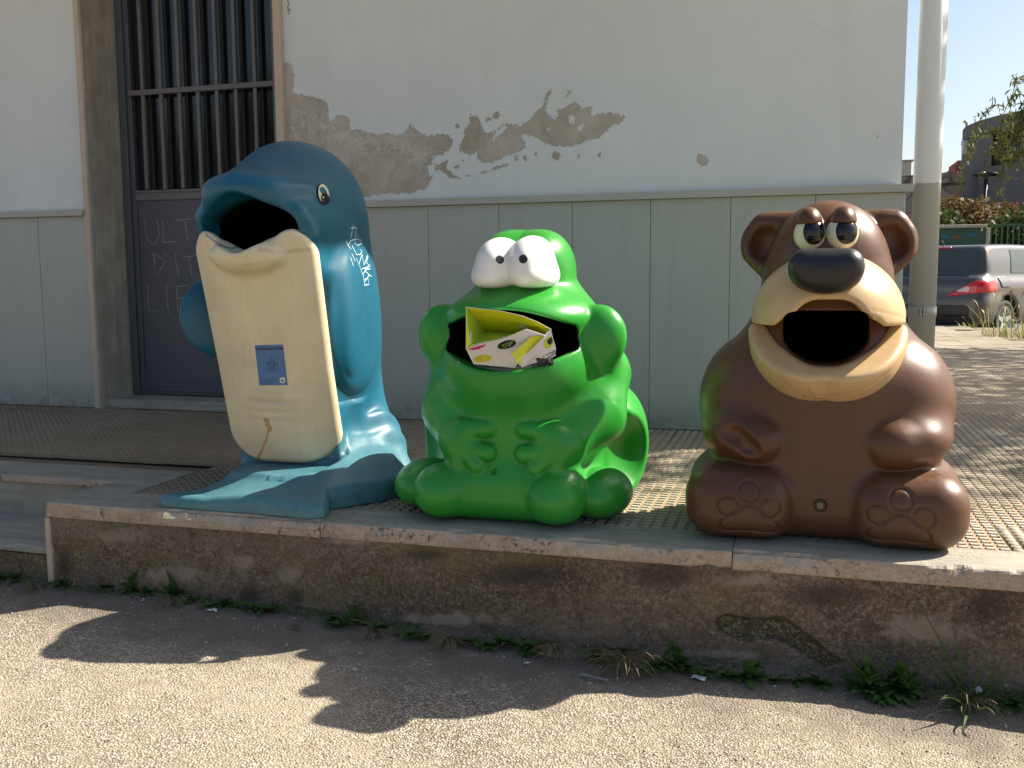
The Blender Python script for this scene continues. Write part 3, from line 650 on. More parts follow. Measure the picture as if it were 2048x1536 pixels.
MB().tube([(0.560, 5.128, 0.612), (0.594, 5.128, 0.612)], 0.004, 8).build('bolt', MT['barp'], dp)
MB().box(0.47, 0.52, 5.19, 5.21, 0.60, 0.62).build('bracket', MT['pipe'], dp)

# ------------------------------------------------------------------ signed-distance modelling
f32 = np.float32
def length(a): return np.sqrt((a * a).sum(-1))
def rotm(rx=0, ry=0, rz=0):
    from mathutils import Euler
    return np.array(Euler((math.radians(rx), math.radians(ry), math.radians(rz))).to_matrix(), dtype=f32)
def ell(P, c, r, R=None):
    q = P - np.array(c, f32)
    if R is not None: q = q @ R
    r = np.array(r, f32); k0 = length(q / r); k1 = length(q / (r * r)) + 1e-9
    return k0 * (k0 - 1) / k1
def rbox(P, c, h, rad, R=None):
    q = P - np.array(c, f32)
    if R is not None: q = q @ R
    d = np.abs(q) - (np.array(h, f32) - rad)
    return length(np.maximum(d, 0)) + np.minimum(d.max(-1), 0) - rad
def cap(P, a, b, ra, rb):
    a = np.array(a, f32); b = np.array(b, f32); pa = P - a; ba = b - a
    h = np.clip((pa @ ba) / (ba @ ba), 0, 1)
    return length(pa - h[:, None] * ba) - (ra + (rb - ra) * h)
def smin(a, b, k):
    h = np.maximum(k - np.abs(a - b), 0) / k
    return np.minimum(a, b) - h * h * k * 0.25
def smax(a, b, k): return -smin(-a, -b, k)
def mirror(P):
    Q = P.copy(); Q[:, 0] = np.abs(Q[:, 0]); return Q
def bumpf(d, w): return np.exp(-(d / w) ** 2)

def mesh_sdf(fn, lo, hi, h, chunk=400000):
    lo = np.array(lo, float); n4 = np.ceil((np.array(hi, float) - lo) / (4 * h)).astype(int)
    H = 4 * h
    def ev(P):
        out = np.empty(len(P), f32)
        for i in range(0, len(P), chunk): out[i:i + chunk] = fn(P[i:i + chunk].astype(f32))
        return out
    ax = [lo[i] + (np.arange(n4[i]) + 0.5) * H for i in range(3)]
    G = np.stack(np.meshgrid(*ax, indexing='ij'), -1).reshape(-1, 3)
    C = ev(G).reshape(n4); act = np.abs(C) < H * 1.5
    D = np.repeat(np.repeat(np.repeat(C, 4, 0), 4, 1), 4, 2); A = np.repeat(np.repeat(np.repeat(act, 4, 0), 4, 1), 4, 2)
    idx = np.argwhere(A); D[A] = ev(lo + (idx + 0.5) * h)
    S = D < 0
    nx, ny, nz = D.shape
    # cells
    cs = np.zeros((nx - 1, ny - 1, nz - 1), np.int8)
    for i in (0, 1):
        for j in (0, 1):
            for k in (0, 1): cs += S[i:nx - 1 + i, j:ny - 1 + j, k:nz - 1 + k]
    cells = np.argwhere((cs > 0) & (cs < 8)); vid = np.full(cs.shape, -1, np.int32); vid[tuple(cells.T)] = np.arange(len(cells))
    acc = np.zeros((len(cells), 3)); cnt = np.zeros(len(cells)); cx, cy, cz = cells.T
    corners = [(i, j, k) for i in (0, 1) for j in (0, 1) for k in (0, 1)]
    for a in corners:
        for ax_ in range(3):
            if a[ax_]: continue
            b = list(a); b[ax_] = 1
            da = D[cx + a[0], cy + a[1], cz + a[2]]; db = D[cx + b[0], cy + b[1], cz + b[2]]
            m = (da < 0) != (db < 0); t = np.where(m, da / (da - db + 1e-12), 0)
            p = np.array(a, float)[None] + t[:, None] * (np.array(b) - np.array(a))[None]
            acc[m] += p[m]; cnt[m] += 1
    V = lo + (cells + 0.5 + acc / cnt[:, None]) * h
    for _ in range(2):
        d0 = ev(V); e = h * 0.35; g = np.stack([(ev(V + np.eye(3)[i] * e) - ev(V - np.eye(3)[i] * e)) / (2 * e) for i in range(3)], 1)
        st = d0[:, None] * g / (np.maximum((g * g).sum(1), 0.2)[:, None]); ln = length(st)[:, None] + 1e-9
        V = V - st * np.minimum(1, h * 0.5 / ln)
    faces = []
    for ax_ in range(3):
        sl0 = [slice(None)] * 3; sl1 = [slice(None)] * 3; sl0[ax_] = slice(0, -1); sl1[ax_] = slice(1, None)
        ch = S[tuple(sl0)] != S[tuple(sl1)]; e = np.argwhere(ch); o1, o2 = [(1, 2), (2, 0), (0, 1)][ax_]
        ok = (e[:, o1] > 0) & (e[:, o2] > 0) & (e[:, o1] < D.shape[o1] - 1) & (e[:, o2] < D.shape[o2] - 1); e = e[ok]
        q = []
        for d1, d2 in ((-1, -1), (0, -1), (0, 0), (-1, 0)):
            c = e.copy(); c[:, o1] += d1; c[:, o2] += d2; q.append(vid[tuple(c.T)])
        q = np.stack(q, 1); fl = ~S[tuple(e.T)]; q[fl] = q[fl][:, ::-1]; faces.append(q)
    Fq = np.concatenate(faces); Fq = Fq[(Fq >= 0).all(1)]
    return V, Fq

def sdf_obj(name, fn, lo, hi, h, mat, parent, attrs=None):
    """fn works in local coordinates; lo/hi local; returns object with world-space verts"""
    o3 = np.array(parent['_o']) if '_o' in parent else np.zeros(3)
    V, Fq = mesh_sdf(fn, lo, hi, h); V = V + o3
    at = attrs(V) if attrs else None
    return mesh(name, V, Fq, mat, parent, smooth=True, attrs=at)
def bvh(o):
    me = o.data; return BVHTree.FromPolygons([v.co for v in me.vertices], [tuple(p.vertices) for p in me.polygons])
def cast(tree, px, py, off=0.0012):
    r = ray(px, py); r = r / np.linalg.norm(r); loc, nor, i, d = tree.ray_cast(Vector(CO), Vector(r))
    if loc is None: return None, None
    n = np.array(nor); 
    if n @ r > 0: n = -n
    return np.array(loc) + n * off, n
def decal_poly(name, tree, polys, mat, parent, off=0.0012, sub=None):
    """polygons given where they show; laid on the surface as thin raised shapes"""
    VV = []; FF = []
    for poly in polys:
        P = [cast(tree, x, y, off)[0] for x, y in poly]
        if any(p is None for p in P): continue
        o_ = len(VV); VV.extend(P); FF.append(tuple(range(o_, o_ + len(P))))
    return mesh(name, VV, FF, mat, parent)
def decal_strokes(name, tree, strokes, w, mat, parent, off=0.0012, st=2.5, jit=0.0):
    VV = []; FF = []
    for s_ in strokes:
        P = []; Nn = []
        for x, y in dense(s_, st):
            p, n = cast(tree, x + random.uniform(-jit, jit), y + random.uniform(-jit, jit), off)
            if p is not None: P.append(p); Nn.append(n)
        if len(P) < 2: continue
        ww = w * np.array([random.uniform(.6, 1.25) for _ in P]); ww[-1] *= .4
        v, f = ribbon_pts(P, Nn, ww); o_ = len(VV); VV.extend(v.tolist()); FF.extend([tuple(i + o_ for i in q) for q in f])
    return mesh(name, VV, FF, mat, parent)
def bilin(q, u, v):
    TL, TR, BL, BR = [np.array(p, float) for p in q]
    return tuple((TL * (1 - u) + TR * u) * (1 - v) + (BL * (1 - u) + BR * u) * v)
def decal_grid(name, tree, q, n, m, mat, parent, off=0.0008):
    VV = []; 
    for j in range(m + 1):
        for i in range(n + 1): VV.append(cast(tree, *bilin(q, i / n, j / m), off)[0])
    FF = [(j * (n + 1) + i, j * (n + 1) + i + 1, (j + 1) * (n + 1) + i + 1, (j + 1) * (n + 1) + i) for j in range(m) for i in range(n)]
    return mesh(name, VV, FF, mat, parent)
def text_polys(body, bold=0.0):
    c = bpy.data.curves.new('t', 'FONT'); c.body = body; c.offset = bold; c.resolution_u = 3
    o = bpy.data.objects.new('t', c); COL.objects.link(o); dg = bpy.context.evaluated_depsgraph_get(); me = bpy.data.meshes.new_from_object(o.evaluated_get(dg))
    V = np.array([v.co[:2] for v in me.vertices]); P = [tuple(p.vertices) for p in me.polygons]
    bpy.data.objects.remove(o); bpy.data.curves.remove(c); bpy.data.meshes.remove(me)
    V -= V.min(0); V /= V.max(0); return V, P
def decal_text(name, tree, body, q, mat, parent, bold=0.0, off=0.0018):
    V, P = text_polys(body, bold)
    W = []
    for x, y in V:
        p = cast(tree, *bilin(q, x, 1 - y), off)[0]
        W.append(p if p is not None else np.array([0, 0, -5.]))
    return mesh(name, W, P, mat, parent)
def bin_root(name, o, label):
    e = empty(name, o, label, 'litter bin'); e['_o'] = list(map(float, o)); return e

HB = 0.0052
MT['black_in'] = plain('bin_inside', (0.006, 0.006, 0.006), 0.9, 0.1)

# ================================================================== BEAR
bear = bin_root('bear_litter_bin', (0.08, 3.2, 0), 'brown bear shaped litter bin with an open tan muzzle, rightmost of the three')
MT['brown'] = plastic('brown_plastic', (0.098, 0.039, 0.017), (0.18, 0.13, 0.085), 0.37, 0.3, grain=0.0012)
MT['brown'] = MT['brown'].m
MT['tan'] = plastic('tan_plastic', (0.52, 0.355, 0.18), (0.42, 0.34, 0.24), 0.36, 0.12, grain=0.0009)
b = MT['tan']; 
def tint(b, attr, colr, amt=1.0, nscale=60):
    """mix a stain over whatever feeds Base Color"""
    src = b.b.inputs['Base Color'].links[0].from_socket
    f = b.math('ADD', b.attr(attr), b.math('MULTIPLY', b.math('SUBTRACT', b.noise(nscale, 5, 0.7), 0.5), 0.6))
    f = b.math('MULTIPLY', b.ramp(f, [(0.45, 0), (0.62, 1)]), amt)
    b.col(b.mix(f, src, colr))
tint(b, 'stain', (0.06, 0.035, 0.015), 0.75, 45); MT['tan'] = b.m
MT['blackp'] = plastic('black_plastic', (0.014, 0.014, 0.015), (0.10, 0.10, 0.10), 0.36, 0.25, grain=0.0008).m
MT['eyew'] = plain('eye_white', (0.62, 0.63, 0.45), 0.22, 0.04, 6)
MT['eyeb'] = plain('eye_black', (0.006, 0.006, 0.007), 0.12, 0.05, 6)
toes = [(-0.272, 0.112), (-0.211, 0.158), (-0.149, 0.112)]
PADP = [(0, .119), (-.018, .114), (-.035, .098), (-.058, .080), (-.080, .064), (-.085, .046), (-.070, .034), (-.035, .036), (0, .040), (.035, .036), (.070, .034), (.085, .046), (.080, .064), (.058, .080), (.035, .098), (.018, .114)]
def f_bear(P):
    Q = mirror(P); x, y, z = P.T
    d = rbox(Q, (0, .03, .345), (.29, .268, .345), .235)
    d = smin(d, rbox(P, (0, .0, .10), (.35, .235, .10), .09), .06)
    foot = rbox(Q, (.240, -.085, .110), (.166, .215, .112), .098)
    foot = smin(foot, ell(Q, (.262, .06, .12), (.146, .22, .128)), .04)
    d = smin(d, foot, .020)
    arm = ell(Q, (.214, .025, .395), (.174, .215, .215))
    d = smin(d, arm, .05)
    d = smin(d, ell(Q, (.236, -.100, .310), (.130, .142, .088)), .045)
    d = smin(d, ell(Q, (.193, -.168, .302), (.102, .098, .080)), .012)
    head = cap(Q, (0, .0, .855), (0, .02, .62), .170, .238)
    head = smin(head, ell(Q, (0, .01, .80), (.19, .18, .17)), .03)
    d = smin(d, head, .055)
    ear = ell(Q, (.168, .075, .902), (.100, .050, .092)); ear = smin(ear, cap(Q, (.09, .075, .968), (.20, .075, .962), .032, .032), .02)
    ear = smin(ear, cap(Q, (.205, .07, .87), (.180, .07, .79), .05, .018), .03)
    ear = smax(ear, -ell(Q, (.186, .010, .893), (.062, .062, .068)), .022)
    d = smin(d, ear, .025)
    lid = smax(ell(P, (.038, -.146, .953), (.0385, .053, .046)), (.947 + (x - .035) * .03) - z, .004)
    lid2 = smax(ell(P, (-.059, -.146, .952), (.0385, .053, .046)), (.946 - (x + .056) * .01) - z, .004)
    d = smin(d, np.minimum(lid, lid2), .006)
    for (zz, xx, tt) in [(.342, .118, .35), (.298, .098, -.1), (.262, .130, -.7)]:
        d = smax(d, -cap(Q, (xx, -.275, zz), (xx + .055, -.282, zz + tt * .03), .0145, .003), .012)
    d = smax(d, -ell(P, (-.270, -.262, .322), (.056, .052, .040), rotm(0, 25, 0)), .014)
    d = smax(d, -ell(P, (-.225, -.270, .288), (.050, .042, .034), rotm(0, 35, 0)), .014)
    fm = (y < -.2) & (np.abs(d) < .03) & (z < .22)
    g = np.zeros_like(d)
    if fm.any():
        xm, zm = x[fm].astype(float), z[fm].astype(float); gm = np.zeros(len(xm))
        for tx, tz in toes:
            for sx in (1, -1): gm = np.maximum(gm, bumpf(np.sqrt((xm - tx * sx) ** 2 + (zm - tz) ** 2) - .0300, .0038))
        for cx in (-.209, .209): gm = np.maximum(gm, bumpf(sd_poly(xm - cx, zm, PADP), .0038))
        g[fm] = gm
    d = d + g * .0062
    d = smax(d, -np.maximum(np.sqrt((x + .006) ** 2 + (z - .117) ** 2) - .0180, np.maximum(np.abs(d) - .010, y)), .003)
    d = smax(d, -bhole(P), .006)
    return np.maximum(d, .001 - z)
def bhole(P, g=0.0):
    x, y, z = P.T
    a = rbox(P, (-.004, -.12, .612), (.122 + g, .26, .080 + g), .035)
    e = np.sqrt(((x + .004) / (.138 + g)) ** 2 + ((z - .665) / (.132 + g)) ** 2) * .13 - .13
    return smax(a, np.where(z < .665, e, -1), .01)
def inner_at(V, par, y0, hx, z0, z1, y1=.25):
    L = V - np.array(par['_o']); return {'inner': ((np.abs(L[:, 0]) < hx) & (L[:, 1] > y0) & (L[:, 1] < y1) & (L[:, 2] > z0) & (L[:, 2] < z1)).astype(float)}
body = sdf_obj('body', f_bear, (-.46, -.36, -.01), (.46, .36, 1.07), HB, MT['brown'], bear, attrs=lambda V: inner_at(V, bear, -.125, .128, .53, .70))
def f_upper(P):
    Q = mirror(P); x, y, z = P.T
    d = ell(Q, (0, -.125, .665), (.221, .240, .202))
    d = smax(d, .652 - z, .012)
    arch = rbox(Q, (0, -.40, .610), (.100, .30, .118), .075)
    arch2 = rbox(Q, (0, -.42, .640), (.138, .28, .030), .02)
    d = smax(d, -smin(arch, arch2, .02), .02)
    d = d + bumpf(z - (.705 - .9 * np.maximum(0, x * x - .006)), .0025) * .0012 * (np.abs(x) > .11)
    return smax(d, -bhole(P, .002), .004)
sdf_obj('upper_muzzle', f_upper, (-.27, -.42, .60), (.27, .14, .90), HB, MT['tan'], bear, attrs=lambda V: {'stain': np.zeros(len(V))})
def f_lower(P):
    Q = mirror(P); x, y, z = P.T
    d = smin(ell(Q, (0, -.105, .648), (.216, .248, .236)), ell(Q, (.06, -.10, .590), (.140, .258, .160)), .09)
    top = .6495 - np.maximum(0, -y - .14) * .72
    d = smax(d, z - top, .022)
    cav = ell(Q, (0, -.115, .70), (.178, .222, .200))
    d = smax(d, -cav, .03)
    d = smax(d, -bhole(P, .002), .012)
    d = d + bumpf(z - (.448 + 2.6 * x * x), .0025) * .0012
    return d
lowj = sdf_obj('lower_jaw', f_lower, (-.27, -.40, .38), (.27, .14, .68), HB, MT['tan'], bear,
    attrs=lambda V: {'stain': np.clip(0.62 - np.minimum(sd_line(*PXY(V), [(1622, 768), (1618, 782), (1630, 797), (1648, 797)]), sd_line(*PXY(V), [(1620, 796), (1606, 786), (1608, 797)])) / 9, 0, 1)})
def f_nose(P):
    x, y, z = P.T
    d = rbox(P, (-.012, -.335, .822), (.101, .072, .048), .046)
    d = smin(d, ell(P, (-.012, -.335, .795), (.088, .07, .052)), .03)
    return d
sdf_obj('nose', f_nose, (-.14, -.44, .72), (.12, -.24, .90), HB, MT['blackp'], bear)
for cx, sgn in ((-.056, -1), (.035, 1)):
    e = sdf_obj('eye', lambda P, cx=cx: ell(P, (cx, -.150, .918), (.0465, .052, .050)), (cx - .06, -.22, .86), (cx + .06, -.08, .99), .004, MT['eyew'], bear)
    e['_o'] = bear['_o']
    sdf_obj('iris', lambda P, cx=cx: np.maximum(ell(P, (cx, -.150, .918), (.0479, .0534, .0514)), np.sqrt(((P[:, 0] - cx - .0115) / .031) ** 2 + ((P[:, 2] - .924) / .039) ** 2) * .031 - .031), (cx - .06, -.22, .86), (cx + .06, -.17, .99), .0026, MT['eyeb'], e)
# inner liner, open at the front
def liner(name, x0, x1, y0, y1, z0, z1, par):
    t = .004
    MB().box(x0, x1, y1, y1 + t, z0, z1).box(x0, x0 + t, y0, y1, z0, z1).box(x1 - t, x1, y0, y1, z0, z1).box(x0 + t, x1 - t, y0, y1, z0, z0 + t).box(x0 + t, x1 - t, y0, y1, z1 - t, z1).build(name, MT['black_in'], par)
# drain plug
pl, pn_ = cast(bvh(body), 1653, 1016, 0.0)
py_ = pl[1]; mp = MB(); mp.tube([(.074, py_ + .012, .117), (.074, py_ + .001, .117)], .0160, 24); mp.build('plug', MT['blackp'], bear)
MT['ochre'] = plain('worn_ochre', (0.35, 0.24, 0.12), 0.6, 0.3, 60)
mp = MB()
for zz, w0_, w1_ in ((.1215, .066, .0795), (.1175, .0645, .083), (.1125, .065, .0825), (.1085, .0675, .080)): mp.box(w0_, w1_, py_ - .0012, py_ + .0006, zz, zz + .0022)
mp.build('plug_marks', MT['ochre'], bear)

# ================================================================== FROG
frog = bin_root('frog_litter_bin', (-0.895, 3.2, 0), 'green frog shaped litter bin with bulging white eyes and packaging in its mouth')
MT['green'] = plastic('green_plastic', (0.024, 0.265, 0.028), (0.16, 0.26, 0.12), 0.33, 0.16, grain=0.0006).m
MT['white'] = plastic('white_plastic', (0.74, 0.73, 0.70), (0.5, 0.55, 0.35), 0.42, 0.15, grain=0.0006).m
def f_frogbase(P):
    Q = mirror(P); x, y, z = P.T
    d = ell(Q, (0, .06, .33), (.280, .315, .34))
    d = smin(d, rbox(Q, (0, .08, .10), (.25, .36, .10), .085), .07)
    d = smin(d, ell(Q, (0, -.02, .500), (.290, .298, .225)), .05)
    d = smin(d, ell(Q, (0, -.045, .660), (.262, .265, .112)), .04)
    head = cap(Q, (0, .02, .79), (0, .04, .60), .165, .245)
    d = smin(d, head, .06)
    d = smin(d, ell(Q, (.066, .0, .845), (.090, .14, .105)), .035)
    cheek = ell(Q, (.262, -.085, .595), (.098, .062, .112), rotm(0, 14, 0)); cheek = smin(cheek, ell(Q, (.18, -.04, .64), (.12, .06, .065)), .03)
    d = smin(d, cheek, .012)
    return d
def frog_mouth(P):
    x, y, z = P.T
    m = smax((z - (.694 - 1.25 * x * x)) * .85, ((.502 + 1.35 * (x + .006) ** 2) - z) * .85, .022)
    m = smax(m, ell(P, (-.006, -.40, .596), (.345, .30, .20)), .02)
    return smin(m, rbox(P, (0, .0, .585), (.19, .16, .072), .05), .01)
def f_frog(P):
    Q = mirror(P); x, y, z = P.T
    Qf = P.copy(); Qf[:, 0] = np.abs(P[:, 0] + .033)
    d = f_frogbase(P)
    arm = cap(Q, (.220, .02, .46), (.240, -.060, .34), .138, .105)
    arm = smin(arm, cap(Q, (.240, -.060, .34), (.190, -.185, .265), .105, .068), .05)
    d = smin(d, ell(Q, (0, .16, .29), (.298, .24, .27)), .03)
    d = smin(d, arm, .055)
    Qh = Q.copy(); Qh[:, 1] -= f32(.022)
    hand = ell(Qh, (.155, -.250, .255), (.068, .045, .070))
    hand = smin(hand, cap(Qh, (.150, -.246, .300), (.060, -.268, .312), .038, .027), .025)
    hand = smin(hand, cap(Qh, (.140, -.256, .245), (.060, -.272, .232), .032, .029), .014)
    hand = smin(hand, cap(Qh, (.135, -.262, .225), (.098, -.270, .188), .031, .031), .012)
    hand = smin(hand, cap(Qh, (.170, -.254, .225), (.165, -.256, .186), .034, .032), .012)
    d = smin(d, hand, .012)
    haunch = ell(Qf, (.292, .17, .205), (.133, .27, .220)); haunch = smax(haunch, -ell(Qf, (.430, -.01, .180), (.135, .200, .165)), .02)
    haunch = smax(haunch, (.035 - y) + .0 * x, .05)
    d = smin(d, haunch, .008)
    foot = ell(Qf, (.192, -.215, .092), (.104, .115, .092)); foot = smin(foot, ell(Qf, (.305, -.08, .084), (.110, .150, .084)), .010)
    d = smin(d, foot, .012)
    d = smax(d, -ell(P, (-.040, -.262, .173), (.010, .014, .011)), .006)
    d = smax(d, -ell(Q, (.086, -.235, .768), (.022, .045, .014)), .016)
    d = smax(d, -frog_mouth(P), .012)
    return np.maximum(d, .001 - z)
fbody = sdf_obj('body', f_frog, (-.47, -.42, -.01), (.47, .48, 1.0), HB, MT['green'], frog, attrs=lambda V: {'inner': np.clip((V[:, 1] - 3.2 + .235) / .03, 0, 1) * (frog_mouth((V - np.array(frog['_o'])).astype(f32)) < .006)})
def f_feye(P):
    Q = mirror(P)
    d = smin(ell(P, (-.054, -.105, .845), (.076, .150, .082)), ell(P, (.054, -.105, .847), (.074, .150, .084)), .022)
    d = smin(d, smin(ell(P, (-.066, -.11, .800), (.080, .145, .058)), ell(P, (.064, -.11, .800), (.076, .145, .058)), .022), .03)
    d = smax(d, .760 - P[:, 2], .022)
    return d
feye = sdf_obj('eyes', f_feye, (-.2, -.31, .73), (.2, .04, .96), .0042, MT['white'], frog)
feye['_o'] = frog['_o']
ft = bvh(feye)
MT['pupil'] = plain('pupil_black', (0.008, 0.008, 0.01), 0.35, 0.1)
for (a_, b_) in ((1000, 519), (1046.5, 518)):
    p, n = cast(ft, a_, b_, 0.0)
    q = Vector(n).to_track_quat('Z', 'Y').to_matrix().to_4x4(); mb = MB(); ring = []
    mb.tube([Vector(p) - Vector(n) * .004, Vector(p) + Vector(n) * .0016, Vector(p) + Vector(n) * .0026], [.0138, .0138, .0122], 28)
    mb.build('pupil', MT['pupil'], feye)

# ================================================================== DOLPHIN
dol = bin_root('dolphin_litter_bin', (-1.735, 3.2, 0), 'blue dolphin shaped litter bin with a cream belly panel, leftmost of the three')
bt = plastic('teal_plastic', (0.008, 0.095, 0.155), (0.22, 0.28, 0.27), 0.38, 0.28, fade=(0.09, 0.235, 0.25), grain=0.0006, low=0.25)
MT['teal'] = bt.m
bc = plastic('cream_plastic', (0.66, 0.56, 0.37), (0.45, 0.42, 0.36), 0.42, 0.08, grain=0.0005)
tint(bc, 'rust', (0.42, 0.20, 0.045), 0.75, 35); tint(bc, 'pale', (0.42, 0.43, 0.42), 0.55, 12); tint(bc, 'grime', (0.30, 0.19, 0.08), 0.45, 9); tint(bc, 'lipwear', (0.20, 0.24, 0.26), 0.9, 50)
MT['cream'] = bc.m
PT = math.atan(0.25)     # forward lean of the belly
def pan_y(z): return -.385 + (.95 - z) * .25
FLUKE = [(-.425, -.315), (-.40, -.345), (-.25, -.352), (-.05, -.352), (.13, -.362), (.195, -.365), (.232, -.34), (.228, -.295), (.200, -.235), (.25, -.165), (.325, -.06), (.365, .06), (.34, .15), (.22, .26), (0, .34), (-.20, .22), (-.29, .04), (-.27, -.10), (-.33, -.20)]
DK = 1.056
DSH = (np.array([-1.735, 3.2, 0]) - CO) * (1 / DK - 1)
def dloc(P):  # the bin stands a little deeper and is a little larger than first measured
    return (P / f32(DK) + DSH.astype(f32)).astype(f32)
def f_dol(P):
    d = f_dolbody(dloc(P)) * f32(DK); x, y, z = P.T
    fl = np.full_like(d, .2); nb = (z < .36) & (y < .50)
    if nb.any():
        p2 = sd_poly(x[nb].astype(float), y[nb].astype(float), FLUKE).astype(f32)
        rr = np.sqrt(((x[nb] - .0) / .40) ** 2 + ((y[nb] - .16) / .52) ** 2); hh = .044 + .17 * np.clip(1.10 - rr, 0, 1) ** 1.15; hh = np.minimum(hh, .100 + .9 * np.clip(y[nb] - .02, 0, 1) + .10 * np.clip((np.abs(x[nb] + .10) - .20) / .12, 0, 1))
        e_ = .024; a_ = p2 + e_; b_ = (z[nb] - hh) * .85 + e_
        fl[nb] = np.sqrt(np.maximum(a_, 0) ** 2 + np.maximum(b_, 0) ** 2) + np.minimum(np.maximum(a_, b_), 0) - e_
    return np.maximum(smin(d, fl, .07), .001 - z)
def f_dolbody(P):
    Q = mirror(P); x, y, z = P.T
    d = ell(Q, (0, .075, .60), (.222, .335, .60))
    d = smin(d, ell(Q, (0, -.035, 1.045), (.208, .320, .235)), .10)
    Rt = rotm(math.degrees(-PT), 0, 0)
    d = smin(d, rbox(Q, (0, -.150, .55), (.185, .14, .42), .06, Rt), .04)
    d = smin(d, rbox(Q, (0, -.185, .90), (.205, .17, .13), .06, Rt), .05)
    # hood: the upper jaw arches over the opening and comes down to the corners of the belly panel
    hood = cap(Q, (0, -.415, 1.098), (.088, -.395, 1.062), .034, .032)
    hood = smin(hood, cap(Q, (.088, -.395, 1.062), (.172, -.345, 1.004), .032, .026), .03)
    hood = smin(hood, cap(Q, (.172, -.345, 1.004), (.190, -.305, .945), .026, .018), .03)
    hood = smin(hood, ell(Q, (0, -.21, 1.085), (.210, .255, .080)), .05)
    hood = smin(hood, ell(Q, (.14, -.20, .98), (.068, .17, .10)), .04)
    d = smin(d, hood, .055)
    fin = ell(Q, (.258, -.125, .665), (.165, .042, .150), rotm(0, 0, -56)); fin = smin(fin, ell(Q, (.20, .02, .66), (.085, .20, .22)), .10)
    ridge = ell(P, (.205, -.03, .66), (.050, .19, .26)); ridge = smin(ridge, ell(P, (.222, -.115, .66), (.030, .055, .17)), .04)
    d = smin(d, np.where(x < 0, fin, ridge), .05)
    d = smin(d, ell(Q, (0, .06, .08), (.25, .30, .20)), .10)
    sk = smin(cap(P, (.02, .22, .36), (.22, .14, .07), .16, .10), cap(P, (.08, .24, .16), (.345, .12, .025), .15, .035), .06)
    sk2 = cap(P, (-.02, .16, .30), (-.18, .06, .06), .17, .08)
    d = smin(d, np.minimum(sk, sk2), .05)
    rid = (np.abs(d) < .06) & (x > .05) & (z < .36)
    if rid.any():
        u_, v_ = (x - .25 * y)[rid].astype(float), z[rid].astype(float)
        g = np.zeros_like(d); g[rid] = bumpf(sd_line(u_, v_, [(.215, .34), (.195, .22), (.105, .07)]), .022) + bumpf(sd_line(u_, v_, [(.25, .30), (.235, .20), (.185, .08)]), .022)
        d = d - g * .016
    d = smax(d, -np.maximum((y - pan_y(z) - .030) * .97, np.maximum(.115 - z, z - .93)), .02)
    m = ell(Q, (0, -.46, .958), (.184, .36, .122)); m = smin(m, rbox(Q, (0, -.20, .955), (.125, .20, .07), .04), .03)
    m = smax(m, z - (1.088 - .50 * np.sqrt(x * x + .0009)), .02)
    d = smax(d, -m, .012)
    return d
def dol_attr(V):
    z = V[:, 2]; f = np.clip(1 - z / 0.26, 0, 1) * 0.8 + np.clip(fbm(V[:, 0] + V[:, 1], z, 6, 3, 5) - .45, 0, 1) * np.clip(1 - z / .6, 0, 1)
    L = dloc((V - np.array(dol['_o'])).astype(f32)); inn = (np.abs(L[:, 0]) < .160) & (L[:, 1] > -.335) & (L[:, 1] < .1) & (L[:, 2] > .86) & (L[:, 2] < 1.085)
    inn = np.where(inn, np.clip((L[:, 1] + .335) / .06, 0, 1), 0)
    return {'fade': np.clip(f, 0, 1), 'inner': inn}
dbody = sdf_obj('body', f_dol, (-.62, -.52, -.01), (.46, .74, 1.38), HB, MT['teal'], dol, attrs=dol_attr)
def f_panel(P):
    x, y, z = P.T
    w_ = (y - pan_y(z)) * math.cos(PT)                      # distance in front of / behind the leaning plane
    v = (z - .555)
    u = np.abs(x + .004)
    hw = .219 + .008 * np.clip((z - .5) / .4, 0, 1)
    # 2D outline
    lower = np.clip((.42 - z) / .3, 0, 1); rc = .06 + .10 * lower
    dx = u - (hw - rc); dz = np.abs(v) - (.405 - rc) ; d2 = np.sqrt(np.maximum(dx, 0) ** 2 + np.maximum(dz, 0) ** 2) + np.minimum(np.maximum(dx, dz), 0) - rc
    t = np.sqrt(u * u + .0016) - .04; ztop = .880 + np.minimum(.72 * t, .092) - np.clip(u - .135, 0, 1) ** 2 * 9
    d2 = smax(d2, (z - ztop) * .85, .02)
    cu = .044 * (u / .214) ** 2.4
    th = np.abs(w_ - cu - .004) - .019
    q = np.stack([np.maximum(d2 + .018, 0), np.maximum(th + .018, 0)], -1); d = length(q) + np.minimum(np.maximum(d2, th) + .018, 0) - .018
    lip = ell(P, (0, -.392, .872), (.130, .062, .055), rotm(-30, 0, 0)); lip = smax(lip, z - ztop, .014)
    d = smin(d, lip, .035)
    for k, zc in enumerate((.372, .338, .304)):
        d = d + .0022 * (bumpf(z - (zc + .35 * x * x), .009) - bumpf(z - (zc + .017 + .35 * x * x), .009)) * bumpf(x + .01, .10 - .012 * k)
    return d
